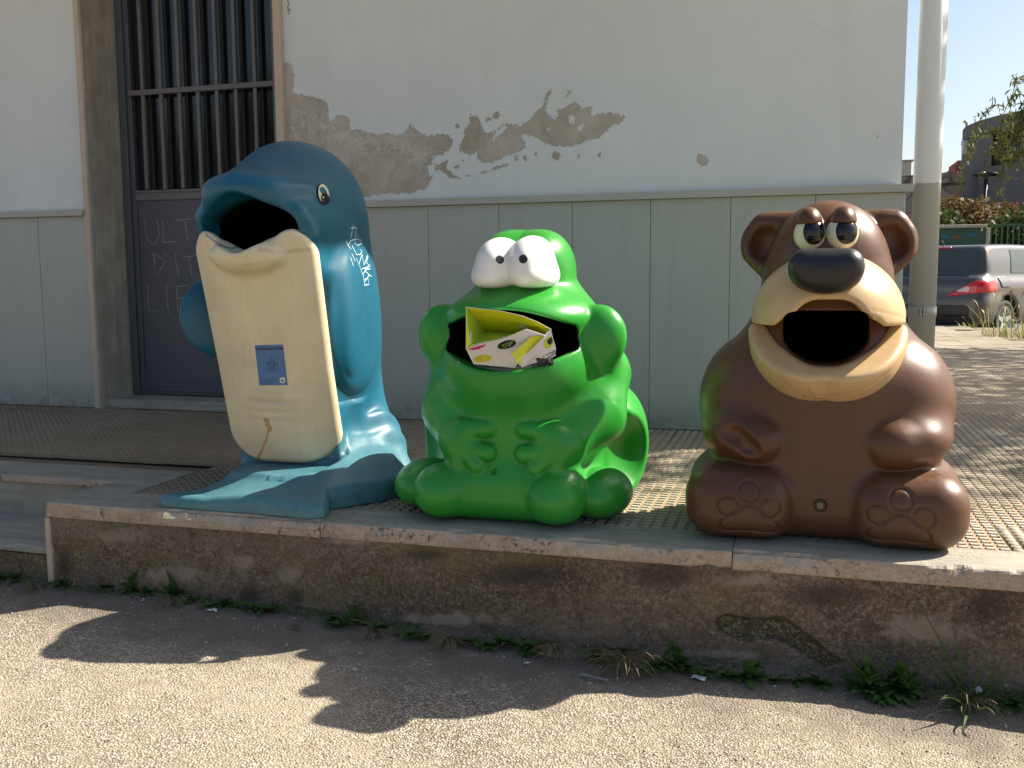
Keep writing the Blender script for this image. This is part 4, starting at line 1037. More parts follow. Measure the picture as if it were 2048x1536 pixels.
def pan_attr(V):
    a, b_ = PXY(V)
    def L(p, w_, k=0.62): return np.clip(k - sd_line(a, b_, p) / w_, 0, 1)
    rust = np.maximum.reduce([L([(532, 840), (536, 850), (540, 858)], 14, .95), L([(538, 856), (532, 880), (526, 895), (520, 908), (514, 922)], 9, .82),
        L([(488, 793), (520, 800), (560, 802), (600, 800), (625, 794)], 6.5, .55), L([(486, 815), (520, 824), (560, 825), (600, 822), (622, 816)], 6.5, .58), L([(490, 834), (520, 846), (570, 850), (610, 842), (628, 834)], 7, .5),
        L([(652, 690), (656, 676)], 6, .6), L([(655, 764), (666, 762)], 4, .6)])
    pale = np.maximum.reduce([L([(494, 803), (530, 810), (590, 809), (620, 803)], 9, .66), L([(496, 826), (540, 834), (600, 831)], 9, .6), L([(505, 850), (550, 858), (600, 852)], 9, .55)])
    grime = np.maximum(L([(520, 500), (560, 505), (600, 500), (625, 500)], 40, .60), L([(480, 530), (520, 528), (540, 515)], 16, .6))
    wear = np.maximum(L([(412, 470), (440, 490), (462, 497), (490, 490), (515, 478)], 11, .75), L([(397, 460), (420, 470), (470, 489), (530, 470), (590, 452)], 5, .5))
    return {'rust': rust, 'pale': pale, 'grime': grime, 'lipwear': wear}
dpan = sdf_obj('belly_panel', lambda P: f_panel(dloc(P)) * f32(DK), (-.42, -.42, .06), (.20, .14, 1.06), .0048, MT['cream'], dol, attrs=pan_attr)

# ---- dolphin: eye, sticker, scratched tag
dt = bvh(dbody); pt = bvh(dpan)
def ellipse_px(cx, cy, rx, ry, ang, n=36):
    a = math.radians(ang); out = []
    for k in range(n):
        t = 2 * math.pi * k / n; u = rx * math.cos(t); v = ry * math.sin(t)
        out.append((cx + u * math.cos(a) - v * math.sin(a), cy + u * math.sin(a) + v * math.cos(a)))
    return out
eye = decal_poly('eye', dt, [ellipse_px(646, 389, 12.5, 22.5, -13)], MT['eyeb'], dol, .0025)
decal_poly('eye_white', dt, [ellipse_px(646.3, 389, 10.6, 20.2, -13)], MT['eyew'], eye, .0035)
decal_poly('pupil', dt, [ellipse_px(648.7, 398, 8.6, 11.8, -13)], MT['eyeb'], eye, .0045)
decal_poly('glint', dt, [ellipse_px(644.3, 394.5, 1.3, 2.0, 0, 10)], MT['white'], eye, .0055)
MT['scratch'] = plain('white_scratch', (0.42, 0.55, 0.58), 0.7, 0.3, 120)
def k2(p): return [(380 + x / 5.12, 260 + y / 5.12) for x, y in p]
tagst = [k2([(1675, 955), (1674, 985), (1660, 1003), (1646, 985)]), k2([(1640, 1012), (1680, 1000), (1715, 1006)]), k2([(1702, 1010), (1692, 1080), (1686, 1170)]), k2([(1660, 1010), (1652, 1070), (1640, 1110)]),
         k2([(1620, 1180), (1640, 1135), (1690, 1120), (1750, 1130), (1756, 1160), (1720, 1182), (1690, 1172)]), k2([(1595, 1135), (1620, 1190), (1650, 1220)]), k2([(1655, 1180), (1680, 1230), (1700, 1275), (1740, 1275), (1760, 1240), (1735, 1222)]),
         k2([(1640, 1300), (1672, 1398)]), k2([(1652, 1262), (1692, 1350)]), k2([(1700, 1310), (1740, 1410), (1776, 1505)]), k2([(1728, 1370), (1760, 1272), (1778, 1390), (1816, 1278)]), k2([(1756, 1425), (1842, 1392), (1802, 1360), (1822, 1290)]),
         k2([(1790, 1430), (1842, 1388)]), k2([(1785, 1440), (1860, 1505)]), k2([(1772, 1470), (1800, 1430), (1850, 1420)]), k2([(1770, 1470), (1778, 1545), (1790, 1600)]), k2([(1780, 1560), (1835, 1480)]), k2([(1778, 1590), (1830, 1580), (1820, 1520), (1780, 1530)])]
decal_strokes('scratched_tag', dt, tagst, .0034, MT['scratch'], dol, .0012)
MT['stick'] = plain('blue_sticker', (0.055, 0.155, 0.34), 0.35, 0.08, 10)
MT['ink'] = plain('black_ink', (0.012, 0.014, 0.02), 0.5)
Q4 = [(509.5, 690.5), (566.2, 688.8), (519.2, 771), (575.6, 770)]
st = decal_grid('sticker', pt, Q4, 8, 10, MT['stick'], dpan, .0008)
def sub(u0, v0, u1, v1): return [bilin(Q4, u0, v0), bilin(Q4, u1, v0), bilin(Q4, u0, v1), bilin(Q4, u1, v1)]
tx = decal_text('lettering', pt, 'VETRO-LATTINE', sub(.025, .062, .985, .125), MT['ink'], dpan, .03, .0018)
def uvp(l): return [bilin(Q4, u, v) for u, v in l]
bott = [uvp([(.52, .32), (.56, .32), (.565, .38), (.61, .45), (.61, .60)]), uvp([(.52, .32), (.52, .38), (.485, .44)]), uvp([(.44, .41), (.49, .41), (.49, .46), (.54, .52), (.545, .62), (.52, .66), (.46, .66), (.43, .62), (.42, .52), (.45, .46), (.44, .41)]),
        uvp([(.44, .57), (.49, .55), (.53, .57), (.49, .62), (.44, .57)]), uvp([(.33, .43), (.38, .415), (.425, .43), (.42, .46), (.36, .47), (.33, .45), (.33, .43)]), uvp([(.335, .46), (.345, .58), (.40, .60)]),
        uvp([(.60, .44), (.66, .425), (.72, .44), (.73, .47), (.735, .62), (.70, .66), (.62, .655), (.60, .62), (.59, .48), (.60, .44)]), uvp([(.60, .48), (.66, .495), (.73, .48)]), uvp([(.63, .46), (.68, .455)])]
decal_strokes('bottle_drawing', pt, bott, .0014, MT['ink'], dpan, .0018, st=1.2)
small = [uvp([(u, v + random.uniform(-.008, .008)), (u + random.uniform(.012, .03), v + random.uniform(-.01, .01))]) for v in (.855, .878, .915, .937) for u in np.arange(.04, .68 if v < .9 else .5, .04)]
decal_strokes('small_print', pt, small, .0012, MT['ink'], dpan, .0018, st=1.0)
cb = bilin(Q4, .845, .875)
badge = decal_poly('badge', pt, [ellipse_px(*cb, 6.6, 6.9, 0, 24)], MT['ink'], dpan, .0018)
decal_poly('badge_face', pt, [ellipse_px(*cb, 5.9, 6.2, 0, 24)], MT['white'], dpan, .0022)
decal_strokes('badge_crest', pt, [[(cb[0] - 3.6, cb[1] - .5), (cb[0] - 2.6, cb[1] + 2.6), (cb[0], cb[1] + 3.6), (cb[0] + 2.8, cb[1] + 2.4), (cb[0] + 3.6, cb[1] - .5)], [(cb[0] - 1.6, cb[1] - 3.6), (cb[0] + 1.6, cb[1] - 3.6)]], .0022, MT['ink'], dpan, .0026, st=1)
decal_poly('badge_shield', pt, [ellipse_px(cb[0], cb[1] + .3, 2.2, 2.4, 0, 16)], MT['stick'], dpan, .0026)

# ------------------------------------------------------------------ rubbish in the frog's mouth
def two_sided(name, c, rough=0.45, spec=0.4):
    b = NB(name); b.col(b.mix(b.noise(30, 4), tuple(x * .93 for x in c), c)); b.rough(rough); b.set(Specular_IOR_Level=spec); return b.m
MT['lime'] = two_sided('lime_card', (0.66, 0.66, 0.02)); MT['lime2'] = two_sided('green_lime_card', (0.45, 0.60, 0.05)); MT['wcard'] = two_sided('white_card', (0.72, 0.68, 0.66))
MT['pink'] = two_sided('magenta_print', (0.62, 0.03, 0.22)); MT['blk'] = two_sided('black_print', (0.012, 0.014, 0.016)); MT['yel'] = two_sided('yellow_print', (0.58, 0.60, 0.02))
def card(name, pts, mat, parent, back=None, t=0.0012):
    P = [U(x, y, 1, Y_) for x, y, Y_ in pts]
    P = [Vector(p) for p in P]; n = Vector((0, 0, 0))
    for i in range(1, len(P) - 1): n += (P[i] - P[0]).cross(P[i + 1] - P[0])
    n.normalize(); n = -n if n.dot(Vector(CO) - P[0]) < 0 else n
    bm = bmesh.new(); c = sum(P, Vector()) / len(P)
    f = [bm.verts.new(p) for p in P]; g = [bm.verts.new(p - n * t) for p in P]; k = len(P)
    cf = bm.verts.new(c); cg = bm.verts.new(c - n * t)
    for i in range(k):
        bm.faces.new((f[i], f[(i + 1) % k], cf)); q = bm.faces.new((g[(i + 1) % k], g[i], cg)); q.material_index = 1
        q = bm.faces.new((f[i], g[i], g[(i + 1) % k], f[(i + 1) % k])); q.material_index = 1
    me = bpy.data.meshes.new(name); bm.to_mesh(me); bm.free(); me.materials.append(mat); me.materials.append(back or MT['wcard'])
    return link(name, me, parent)
bag = empty('paper_bag', tuple(U(1010, 690, 1, 2.82)), 'open lime yellow and white paper bag with printed dots in the frog mouth', 'paper bag')
A_, B_, J_, K_ = (932, 614, 2.855), (932, 698, 2.845), (971, 661, 3.015), (1092, 668, 3.005)
card('inner_top', [A_, (972, 619, 2.860), (1000, 622, 2.865), (1045, 632, 2.880), (1075, 644, 2.895), (1103, 659, 2.915), K_, (1030, 666, 3.015), J_], MT['lime'], bag)
card('inner_bottom', [B_, (945, 690, 2.850), (968, 684, 2.855), (990, 680, 2.857), (1030, 668, 2.865), (1053, 658, 2.875), (1078, 667, 2.890), K_, (1030, 666, 3.015), J_], MT['lime2'], bag)
card('inner_side', [A_, (935, 650, 2.853), (938, 673, 2.875), (944, 689, 2.855), J_], MT['lime2'], bag)
card('side_fold', [A_, (936, 650, 2.857), (942, 688, 2.853), B_], MT['lime'], bag)
card('flap', [(944, 689, 2.853), (970, 683, 2.860), (985, 685, 2.857), B_], MT['lime'], bag)
fr = card('outer_face', [B_, (968, 686, 2.850), (1000, 679, 2.855), (1030, 668, 2.863), (1052, 658, 2.872), (1080, 667, 2.887), (1092, 672, 2.905), (1066, 695, 2.915), (1045, 712, 2.915), (1030, 736, 2.915), (985, 732, 2.905), (947, 728, 2.885)], MT['wcard'], bag)
frt = bvh(fr)
decal_poly('pink_print', frt, [[(934, 698), (950, 694), (972, 688), (968, 693), (958, 698), (945, 700)]], MT['pink'], bag, .001)
decal_poly('black_print', frt, [ellipse_px(1013.5, 689, 19, 8.2, -15)], MT['blk'], bag, .001)
decal_strokes('black_print_lines', frt, [[(1003, 693), (1022, 684)], [(1002, 690), (1020, 683)], [(1006, 696), (1024, 686)], [(1021, 683), (1026, 682), (1023, 687)]], .0015, MT['lime2'], bag, .0018, st=2)
decal_poly('yellow_print', frt, [ellipse_px(965, 717, 18.5, 7.4, -6)], MT['yel'], bag, .001)
decal_strokes('yellow_print_letters', frt, [[(954, 713), (955, 721)], [(960, 713), (960, 721)], [(954, 717), (960, 717)], [(965, 713), (962, 714), (962, 720), (966, 720)], [(971, 713), (968, 713), (968, 720), (972, 720)], [(974, 713), (977, 713), (977, 719), (974, 719)]], .0012, MT['pink'], bag, .0018, st=2)
inn = [o for o in bag.children if o.name.startswith('inner_top')][0]; it = bvh(inn)
decal_poly('square_logo', it, [[(1040, 647), (1052, 648), (1054, 650), (1053, 658), (1041, 657), (1039.5, 650)]], MT['wcard'], bag, .0012)
decal_text('logo_letter', it, 'f', [(1046, 648.5), (1051.5, 649), (1046.5, 658), (1052, 658.5)], MT['lime'], bag, .03, .0020)
bag2 = empty('folded_wrapper', tuple(U(1070, 700, 1, 2.895)), 'small folded white and lime wrapper in front of the open paper bag', 'wrapper')
card('inner_face', [(1023, 708, 2.850), (1062, 674, 2.875), (1092, 669, 2.905), (1066, 694, 2.885), (1038, 722, 2.860), (1040, 732, 2.855)], MT['lime'], bag2)
w2 = card('outer_face', [(1092, 667, 2.890), (1102, 658, 2.900), (1106, 676, 2.900), (1112, 696, 2.905), (1111, 712, 2.915), (1085, 722, 2.905), (1062, 728, 2.895), (1044, 735, 2.870), (1037, 722, 2.855), (1066, 696, 2.870), (1090, 672, 2.885)], MT['wcard'], bag2)
w2t = bvh(w2)
decal_poly('pink_print', w2t, [[(1038, 721), (1048, 708), (1058, 699), (1066, 696), (1064, 703), (1056, 712), (1046, 718)]], MT['pink'], bag2, .001)
decal_poly('yellow_print', w2t, [ellipse_px(1097, 685, 8.5, 12.5, 25)], MT['yel'], bag2, .001)
decal_poly('black_print', w2t, [[(1094, 681), (1103, 673), (1106, 684), (1100, 690), (1096, 688)]], MT['blk'], bag2, .0016)
decal_strokes('black_lines', w2t, [[(1085, 713), (1089, 711)], [(1092, 710), (1108, 703)], [(1095, 716), (1110, 706)], [(1108, 700), (1110, 706)]], .003, MT['blk'], bag2, .0014, st=2)
# crushed black cup
b = NB('black_foil'); b.col((0.02, 0.02, 0.022)); b.rough(0.22); MT['foil'] = b.m
def blob(name, c, r, mat, parent=None, seed=0, n=14, amp=.5, flat=1.0, smooth=False):
    me = bmesh.new(); bmesh.ops.create_icosphere(me, subdivisions=3, radius=1)
    for v in me.verts:
        k = 1 + amp * (float(fbm(v.co.x * 1.7 + v.co.z, v.co.y * 1.7 + seed, 1.6, 3, seed)) - .5) * 2
        v.co = Vector((v.co.x * r[0] * k, v.co.y * r[1] * k, v.co.z * r[2] * k * flat)) + Vector(c)
    m = bpy.data.meshes.new(name); me.to_mesh(m); me.free(); m.materials.append(mat)
    if smooth: m.polygons.foreach_set('use_smooth', np.ones(len(m.polygons), dtype=bool))
    return link(name, m, parent)
tag(blob('crushed_cup', U(1086, 722, 1, 2.915), (.026, .02, .018), MT['foil'], seed=4, amp=.9), 'crushed shiny black cup beside the folded wrapper in the frog mouth', 'cup')
b = NB('thin_plastic_film'); b.col((0.38, 0.42, 0.34)); b.rough(0.25); b.set(Alpha=0.8); b.bump(b.noise(60, 5, 0.7, 1.0), 0.8, 0.004); MT['film'] = b.m
VV = []; n_ = 60
for i in range(n_ + 1):
    t = i / n_; px = 915 + (1105 - 915) * t; base = 722 + 22 * math.sin(math.pi * min(1, t * 1.05)) ** .8 * (1 - .35 * t)
    wob = 2.2 * (float(vnoise(t * 14, 0.5, 3)) - .5)
    VV += [U(px, base - 8 + wob * 1.6, 1, 3.02), U(px, base - 6 + wob, 1, 2.96), U(px, base + 1 + wob, 1, 2.925), U(px, base + 8, 1, 2.94)]
FF = [(i * 4 + k, (i + 1) * 4 + k, (i + 1) * 4 + k + 1, i * 4 + k + 1) for i in range(n_) for k in range(3)]
tag(mesh('bin_bag_edge', VV, FF, MT['film'], smooth=True), 'crumpled translucent bin bag edge draped along the lower lip of the frog', 'bin bag')

# ------------------------------------------------------------------ weeds along the kerb foot
def leafmat(name, c1, c2, rough=0.55, trans=0.25):
    b = NB(name); r = b.objrand(); n = b.noise(40, 3)
    b.col(b.mix(n, c1, c2)); b.rough(rough); b.set(Specular_IOR_Level=0.3)
    if trans:
        tr = b.n('ShaderNodeBsdfTranslucent'); b.l(b.mix(n, c1, c2), tr.inputs[0]); mx = b.n('ShaderNodeMixShader'); mx.inputs[0].default_value = trans
        out = b.t.nodes['Material Output']; b.l(b.b.outputs[0], mx.inputs[1]); b.l(tr.outputs[0], mx.inputs[2]); b.l(mx.outputs[0], out.inputs[0])
    return b.m
MT['weed'] = leafmat('weed_leaf', (0.045, 0.105, 0.022), (0.085, 0.17, 0.038))
MT['grass'] = leafmat('grass_blade', (0.05, 0.095, 0.025), (0.12, 0.19, 0.055)); MT['straw'] = leafmat('dry_grass', (0.19, 0.14, 0.075), (0.31, 0.24, 0.14))
class LF:
    def __init__(s): s.V = []; s.F = []; s.m = []
    def leaf(s, base, az, el, L, W, droop=0.6, mi=0, n=6, fold=.18, prof=None):
        x, y, z = base; dirh = Vector((math.cos(az), math.sin(az), 0)); side = Vector((-math.sin(az), math.cos(az), 0)); p = Vector(base); e = el; o = len(s.V)
        for i in range(n + 1):
            t = i / n; w_ = (math.sin(math.pi * (t ** 0.75)) ** 0.8 if prof is None else prof(t)) * W + .0006
            if i == n: w_ = .0003
            up = Vector((0, 0, 1)) * math.cos(e) - dirh * math.sin(e)
            s.V += [tuple(p + side * w_ + up * w_ * fold), tuple(p), tuple(p - side * w_ + up * w_ * fold)]
            p = p + (dirh * math.cos(e) + Vector((0, 0, 1)) * math.sin(e)) * L / n; e -= droop / n
            p.z = max(p.z, z - .004)
        for i in range(n):
            a = o + i * 3; s.F += [(a, a + 1, a + 4, a + 3), (a + 1, a + 2, a + 5, a + 4)]; s.m += [mi, mi]
    def build(s, name, mats, parent=None, smooth=True):
        me = mesh(name, s.V, s.F, None, raw=True)
        for m in mats: me.materials.append(m)
        me.polygons.foreach_set('material_index', s.m); me.polygons.foreach_set('use_smooth', np.full(len(s.F), smooth))
        return link(name, me, parent)
ORD = 'first second third fourth fifth sixth seventh eighth ninth tenth eleventh twelfth thirteenth fourteenth fifteenth sixteenth seventeenth eighteenth nineteenth twentieth'.split()
ORD += ['twenty-' + w_ for w_ in ORD[:9]] + ['thirtieth'] + ['thirty-' + w_ for w_ in ORD[:9]] + ['fortieth'] + ['forty-' + w_ for w_ in ORD[:9]]
def gpt(px, py, ymax=2.822):
    p = U(px, py, 2, -.34); x, y = p[0], min(p[1], ymax); return (x, y, float(gz(x)) + .012 * max(0, 1 - (2.83 - y) / .26) ** 2 + .006)
rost = [(20, 1172, 0), (38, 1166, 0), (70, 1166, 1), (137, 1186, 0), (219, 1196, 0), (277, 1198, 2), (300, 1206, 0), (359, 1208, 2), (388, 1222, 0), (444, 1228, 0), (465, 1229, 0), (509, 1235, 0), (543, 1240, 1), (665, 1256, 1), (690, 1262, 0), (713, 1258, 2), (771, 1268, 1), (822, 1278, 1), (853, 1280, 0), (907, 1284, 0), (945, 1288, 1), (980, 1294, 0), (1010, 1292, 1), (1048, 1300, 1), (1078, 1304, 0), (1190, 1316, 1), (1212, 1316, 1), (1315, 1334, 2), (1362, 1332, 3), (1373, 1340, 0), (1412, 1340, 0), (1468, 1350, 1), (1501, 1352, 3), (1548, 1356, 0), (1590, 1360, 0), (1636, 1362, 1), (1731, 1376, 4), (1771, 1378, 3), (1806, 1378, 4), (1764, 1390, 1), (2012, 1400, 1), (2036, 1404, 1)]
rost.sort()
sizes = ['tiny low', 'small leafy', 'upright broad leaved', 'tall slender leaved', 'large lush']
for i, (px, py, k) in enumerate(rost):
    g = gpt(px, py); lf = LF(); nl = [9, 13, 14, 15, 24][k]
    for j in range(nl):
        az = random.uniform(0, 6.28); 
        if math.sin(az) > .5: az = -az
        L = random.uniform(.028, .056) * [1, 1.15, 1.25, 1.3, 1.5][k]; el = random.uniform(.15, .9)
        lf.leaf((g[0] + random.uniform(-.012, .012), g[1] + random.uniform(-.014, .004), g[2]), az, el, L, L * random.uniform(.17, .26), random.uniform(.3, 1.1))
    if k >= 2:
        for j in range([0, 0, 2, 4, 7][k]):
            az = random.uniform(3.3, 6.1); L = random.uniform(.07, .115) * (1.25 if k == 4 else 1.0); lf.leaf((g[0] + random.uniform(-.01, .01), g[1], g[2]), az, random.uniform(1.0, 1.45), L, L * random.uniform(.13, .19), random.uniform(.1, .8))
    if k >= 3:
        for j in range(3):
            h = random.uniform(.05, .09); lf.leaf((g[0] + random.uniform(-.02, .02), g[1] - .005, g[2] + h * .6), random.uniform(3.3, 6.1), random.uniform(.2, 1.0), .06, .010, .5)
    tag(lf.build('weed_plant', [MT['weed']]), '%s green weed at the foot of the kerb, %s weed from the left' % (sizes[k], ORD[i]), 'weed', 'green weeds along the kerb foot')
dry = [(67, 1196, .8), (352, 1228, .9), (747, 1278, .9), (897, 1292, 1.1), (1116, 1312, 1.0), (1249, 1334, 1.7), (1930, 1404, 1.1)]
for i, (px, py, sc) in enumerate(dry):
    g = gpt(px, py); lf = LF()
    for j in range(int(44 * sc)):
        az = random.uniform(3.0, 6.5); L = random.uniform(.05, .12) * sc
        lf.leaf((g[0] + random.uniform(-.015, .015) * sc, g[1] + random.uniform(-.01, .006), g[2] + random.uniform(0, .02)), az, random.uniform(-.1, 1.1), L, .0011, random.uniform(.6, 2.2), n=6, prof=lambda t: 1 - t * .7)
    tag(lf.build('dry_grass_tuft', [MT['straw']]), 'pale dry grass tuft at the kerb foot, %s straw tuft from the left' % ORD[i], 'grass tuft', 'dry grass tufts along the kerb foot')
lf = LF()
for j in range(2600):
    t_ = random.random(); x_ = -3.1 + 3.9 * t_; off_ = abs(random.gauss(0, .035)); y_ = 2.822 - off_ - .004
    if fbm(x_, 0, 3, 3, 55) < .36 and random.random() < .6: continue
    L = random.uniform(.006, .022); lf.leaf((x_, y_, float(gz(x_)) + .012 * max(0, 1 - (2.83 - y_) / .26) ** 2 + .004), random.uniform(0, 6.28), random.uniform(.0, 1.2), L, L * random.uniform(.12, .3), random.uniform(.2, 1.2), mi=random.choice([0, 0, 0, 1]), n=2)
tag(lf.build('ground_cover', [MT['weed'], MT['straw']]), 'tiny weeds and dry bits tangled along the joint at the kerb foot', 'ground cover', kind='stuff')
lf = LF()
for tx, ty, bx_, by_ in [(1825, 1195, 1925, 1345), (1775, 1240, 1910, 1330), (1990, 1280, 1940, 1360), (2046, 1262, 1960, 1360), (1900, 1240, 1930, 1350), (1860, 1320, 1935, 1360), (1790, 1300, 1900, 1345), (2040, 1320, 1965, 1365), (1845, 1440, 1930, 1385), (1925, 1470, 1935, 1390), (1990, 1430, 1950, 1385), (1880, 1400, 1935, 1380)]:
    g = Vector(gpt(bx_, by_ + 34)); tp = Vector(U(tx, ty, 1, g.y - (.02 if ty < 1360 else .10))); mid = (g + tp) / 2 + Vector((0, -.02, .045)); o = len(lf.V); n = 10
    for i in range(n + 1):
        t = i / n; p = g * (1 - t) ** 2 + mid * 2 * t * (1 - t) + tp * t * t; w_ = .0042 * (1 - t) ** .6 + .0003
        lf.V += [tuple(p + Vector((w_, 0, w_ * .5))), tuple(p), tuple(p - Vector((w_, 0, -w_ * .5)))]
    for i in range(n): a = o + i * 3; lf.F += [(a, a + 1, a + 4, a + 3), (a + 1, a + 2, a + 5, a + 4)]; lf.m += [0, 0]
for j in range(45):
    g = gpt(random.uniform(1880, 2048), random.uniform(1385, 1405)); L = random.uniform(.06, .15); lf.leaf(g, random.uniform(2.8, 6.6), random.uniform(.3, 1.4), L, .0026, random.uniform(.6, 1.9), mi=0, n=7, prof=lambda t: 1 - t * .8)
tag(lf.build('grass_clump', [MT['grass']]), 'tall green grass clump with long blades at the right end of the kerb foot', 'grass clump')

# ------------------------------------------------------------------ litter
MT['paperw'] = plain('dirty_paper', (0.55, 0.56, 0.54), 0.6, 0.2, 60); MT['brownl'] = plain('dead_leaf', (0.10, 0.065, 0.03), 0.8, 0.3, 60); MT['orange'] = plain('cork_paper', (0.50, 0.27, 0.13), 0.7, 0.2, 80); MT['greyp'] = plain('grey_plastic', (0.30, 0.30, 0.30), 0.45, 0.12, 60)
def scrap(name, px, py, L, W, ang, mat, label, cat, seed=1, lift=.008, ymax=2.8):
    g = gpt(px, py, ymax); V = []; n, m = 7, 4
    for i in range(n + 1):
        for j in range(m + 1):
            u = (i / n - .5) * L * (1 + .25 * (float(vnoise(j * 1.7, seed, seed)) - .5)); v = (j / m - .5) * W * (1 + .5 * (float(vnoise(i * 1.3, seed + 5, seed)) - .5)); z = lift * float(vnoise(i * .9 + seed, j * .9, seed)) + .003
            V.append((g[0] + u * math.cos(ang) - v * math.sin(ang), g[1] + u * math.sin(ang) + v * math.cos(ang), g[2] + z - .006))
    F_ = [(i * (m + 1) + j, (i + 1) * (m + 1) + j, (i + 1) * (m + 1) + j + 1, i * (m + 1) + j + 1) for i in range(n) for j in range(m)]
    tag(mesh(name, V, F_, mat), label, cat)
scrap('foil_scrap', 425, 1241, .034, .014, .3, MT['paperw'], 'crumpled silvery scrap on the ground below the blue dolphin bin', 'litter', 3, .014)
scrap('dead_leaf', 592, 1268, .034, .012, -.2, MT['brownl'], 'curled dark brown leaf on the shaded asphalt left of the frog bin', 'leaf', 5, .010)
scrap('white_scrap', 712, 1348, .022, .008, -.4, MT['paperw'], 'small bent white scrap on the shaded asphalt well below the frog bin', 'litter', 8, .012)
scrap('paper_scrap', 1054, 1326, .016, .009, .5, MT['paperw'], 'tiny pale paper scrap on the ground below the green frog bin', 'litter', 11, .006)
scrap('grey_paper', 1398, 1353, .045, .022, -.3, MT['paperw'], 'torn grey paper lying at the kerb foot below the bear bin', 'litter', 14, .008)
scrap('caught_paper', 1953, 1384, .035, .016, .9, MT['paperw'], 'white paper scrap caught in the grass clump at the right end', 'litter', 17, .03)
scrap('dead_leaf', 1080, 1309, .022, .008, .0, MT['orange'], 'orange brown cigarette butt beside the weeds below the frog bin', 'leaf', 19, .005)  # an orange cigarette butt, modelled as a flat cork paper scrap
scrap('dead_leaf', 1900, 1350, .03, .01, .4, MT['brownl'], 'small dry brown leaf at the kerb foot beside the green grass clump', 'leaf', 23, .01)
# perforated plastic strip
bm = bmesh.new(); g = gpt(1186, 1351, 2.8); a0 = math.atan2(-.018, .065)
L_, W_ = .084, .0068; V = []; Fc = []
nh = 9; st_ = L_ / nh
for i in range(nh):
    x0 = -L_ / 2 + i * st_; cx = x0 + st_ / 2; o = len(V); outer = [(x0, -W_ / 2), (x0 + st_ / 2, -W_ / 2), (x0 + st_, -W_ / 2), (x0 + st_, 0), (x0 + st_, W_ / 2), (x0 + st_ / 2, W_ / 2), (x0, W_ / 2), (x0, 0)]
    inner = [(cx + .0026 * math.cos(t), .0016 * math.sin(t)) for t in [math.radians(d_) for d_ in (-135, -90, -45, 0, 45, 90, 135, 180)]]
    for zz in (.004, .001): V += [(x, y, zz) for x, y in outer] + [(x, y, zz) for x, y in inner]
    for k in range(8):
        k2_ = (k + 1) % 8; Fc += [(o + k, o + k2_, o + 8 + k2_, o + 8 + k), (o + 8 + k, o + 8 + k2_, o + 24 + k2_, o + 24 + k), (o + 16 + k, o + 16 + k2_, o + k2_, o + k)]
V = [(g[0] + x * math.cos(a0) - y * math.sin(a0), g[1] + x * math.sin(a0) + y * math.cos(a0), g[2] + z - .004) for x, y, z in V]
tag(mesh('perforated_strip', V, Fc, MT['greyp']), 'grey perforated plastic strip lying on the shaded asphalt right of the frog bin', 'litter')
# leaves on the tiles
MT['freshl'] = leafmat('fallen_leaf', (0.10, 0.16, 0.03), (0.30, 0.30, 0.06), trans=.2)
for i, (px, py, L, az, lb) in enumerate([(1940, 1013, .030, .2, 'narrow green leaf on the ribbed tiles right of the bear, nearest its hip'), (1936, 1034, .026, 2.9, 'yellowish leaf crumb on the sunlit tiles beside the foot of the bear'), (2012, 1025, .022, .5, 'small leaf on the sunlit tiles at the right edge, beside the bear foot'), (2004, 1057, .022, .1, 'thin yellow leaf lying on the sunlit ribbed tiles right of the bear'), (1995, 1068, .022, -.9, 'tiny curled leaf with a dark shadow on the sunlit tiles'), (2032, 1092, .020, .1, 'pale thin leaf on the tiles close to the kerb stone at the right edge'), (700, 1026, .022, .4, 'small dark leaf fragment on the kerb stone between dolphin and frog'), (1225, 1062, .020, .2, 'small dark leaf fragment on the kerb stone between frog and bear')]):
    p = U(px, py, 2, .004); lf = LF(); lf.leaf(tuple(p), az, .25, L, L * .13, .5)
    tag(lf.build('fallen_leaf', [MT['freshl'] if i < 6 else MT['brownl']]), lb, 'leaf', 'leaves fallen on the pavement')

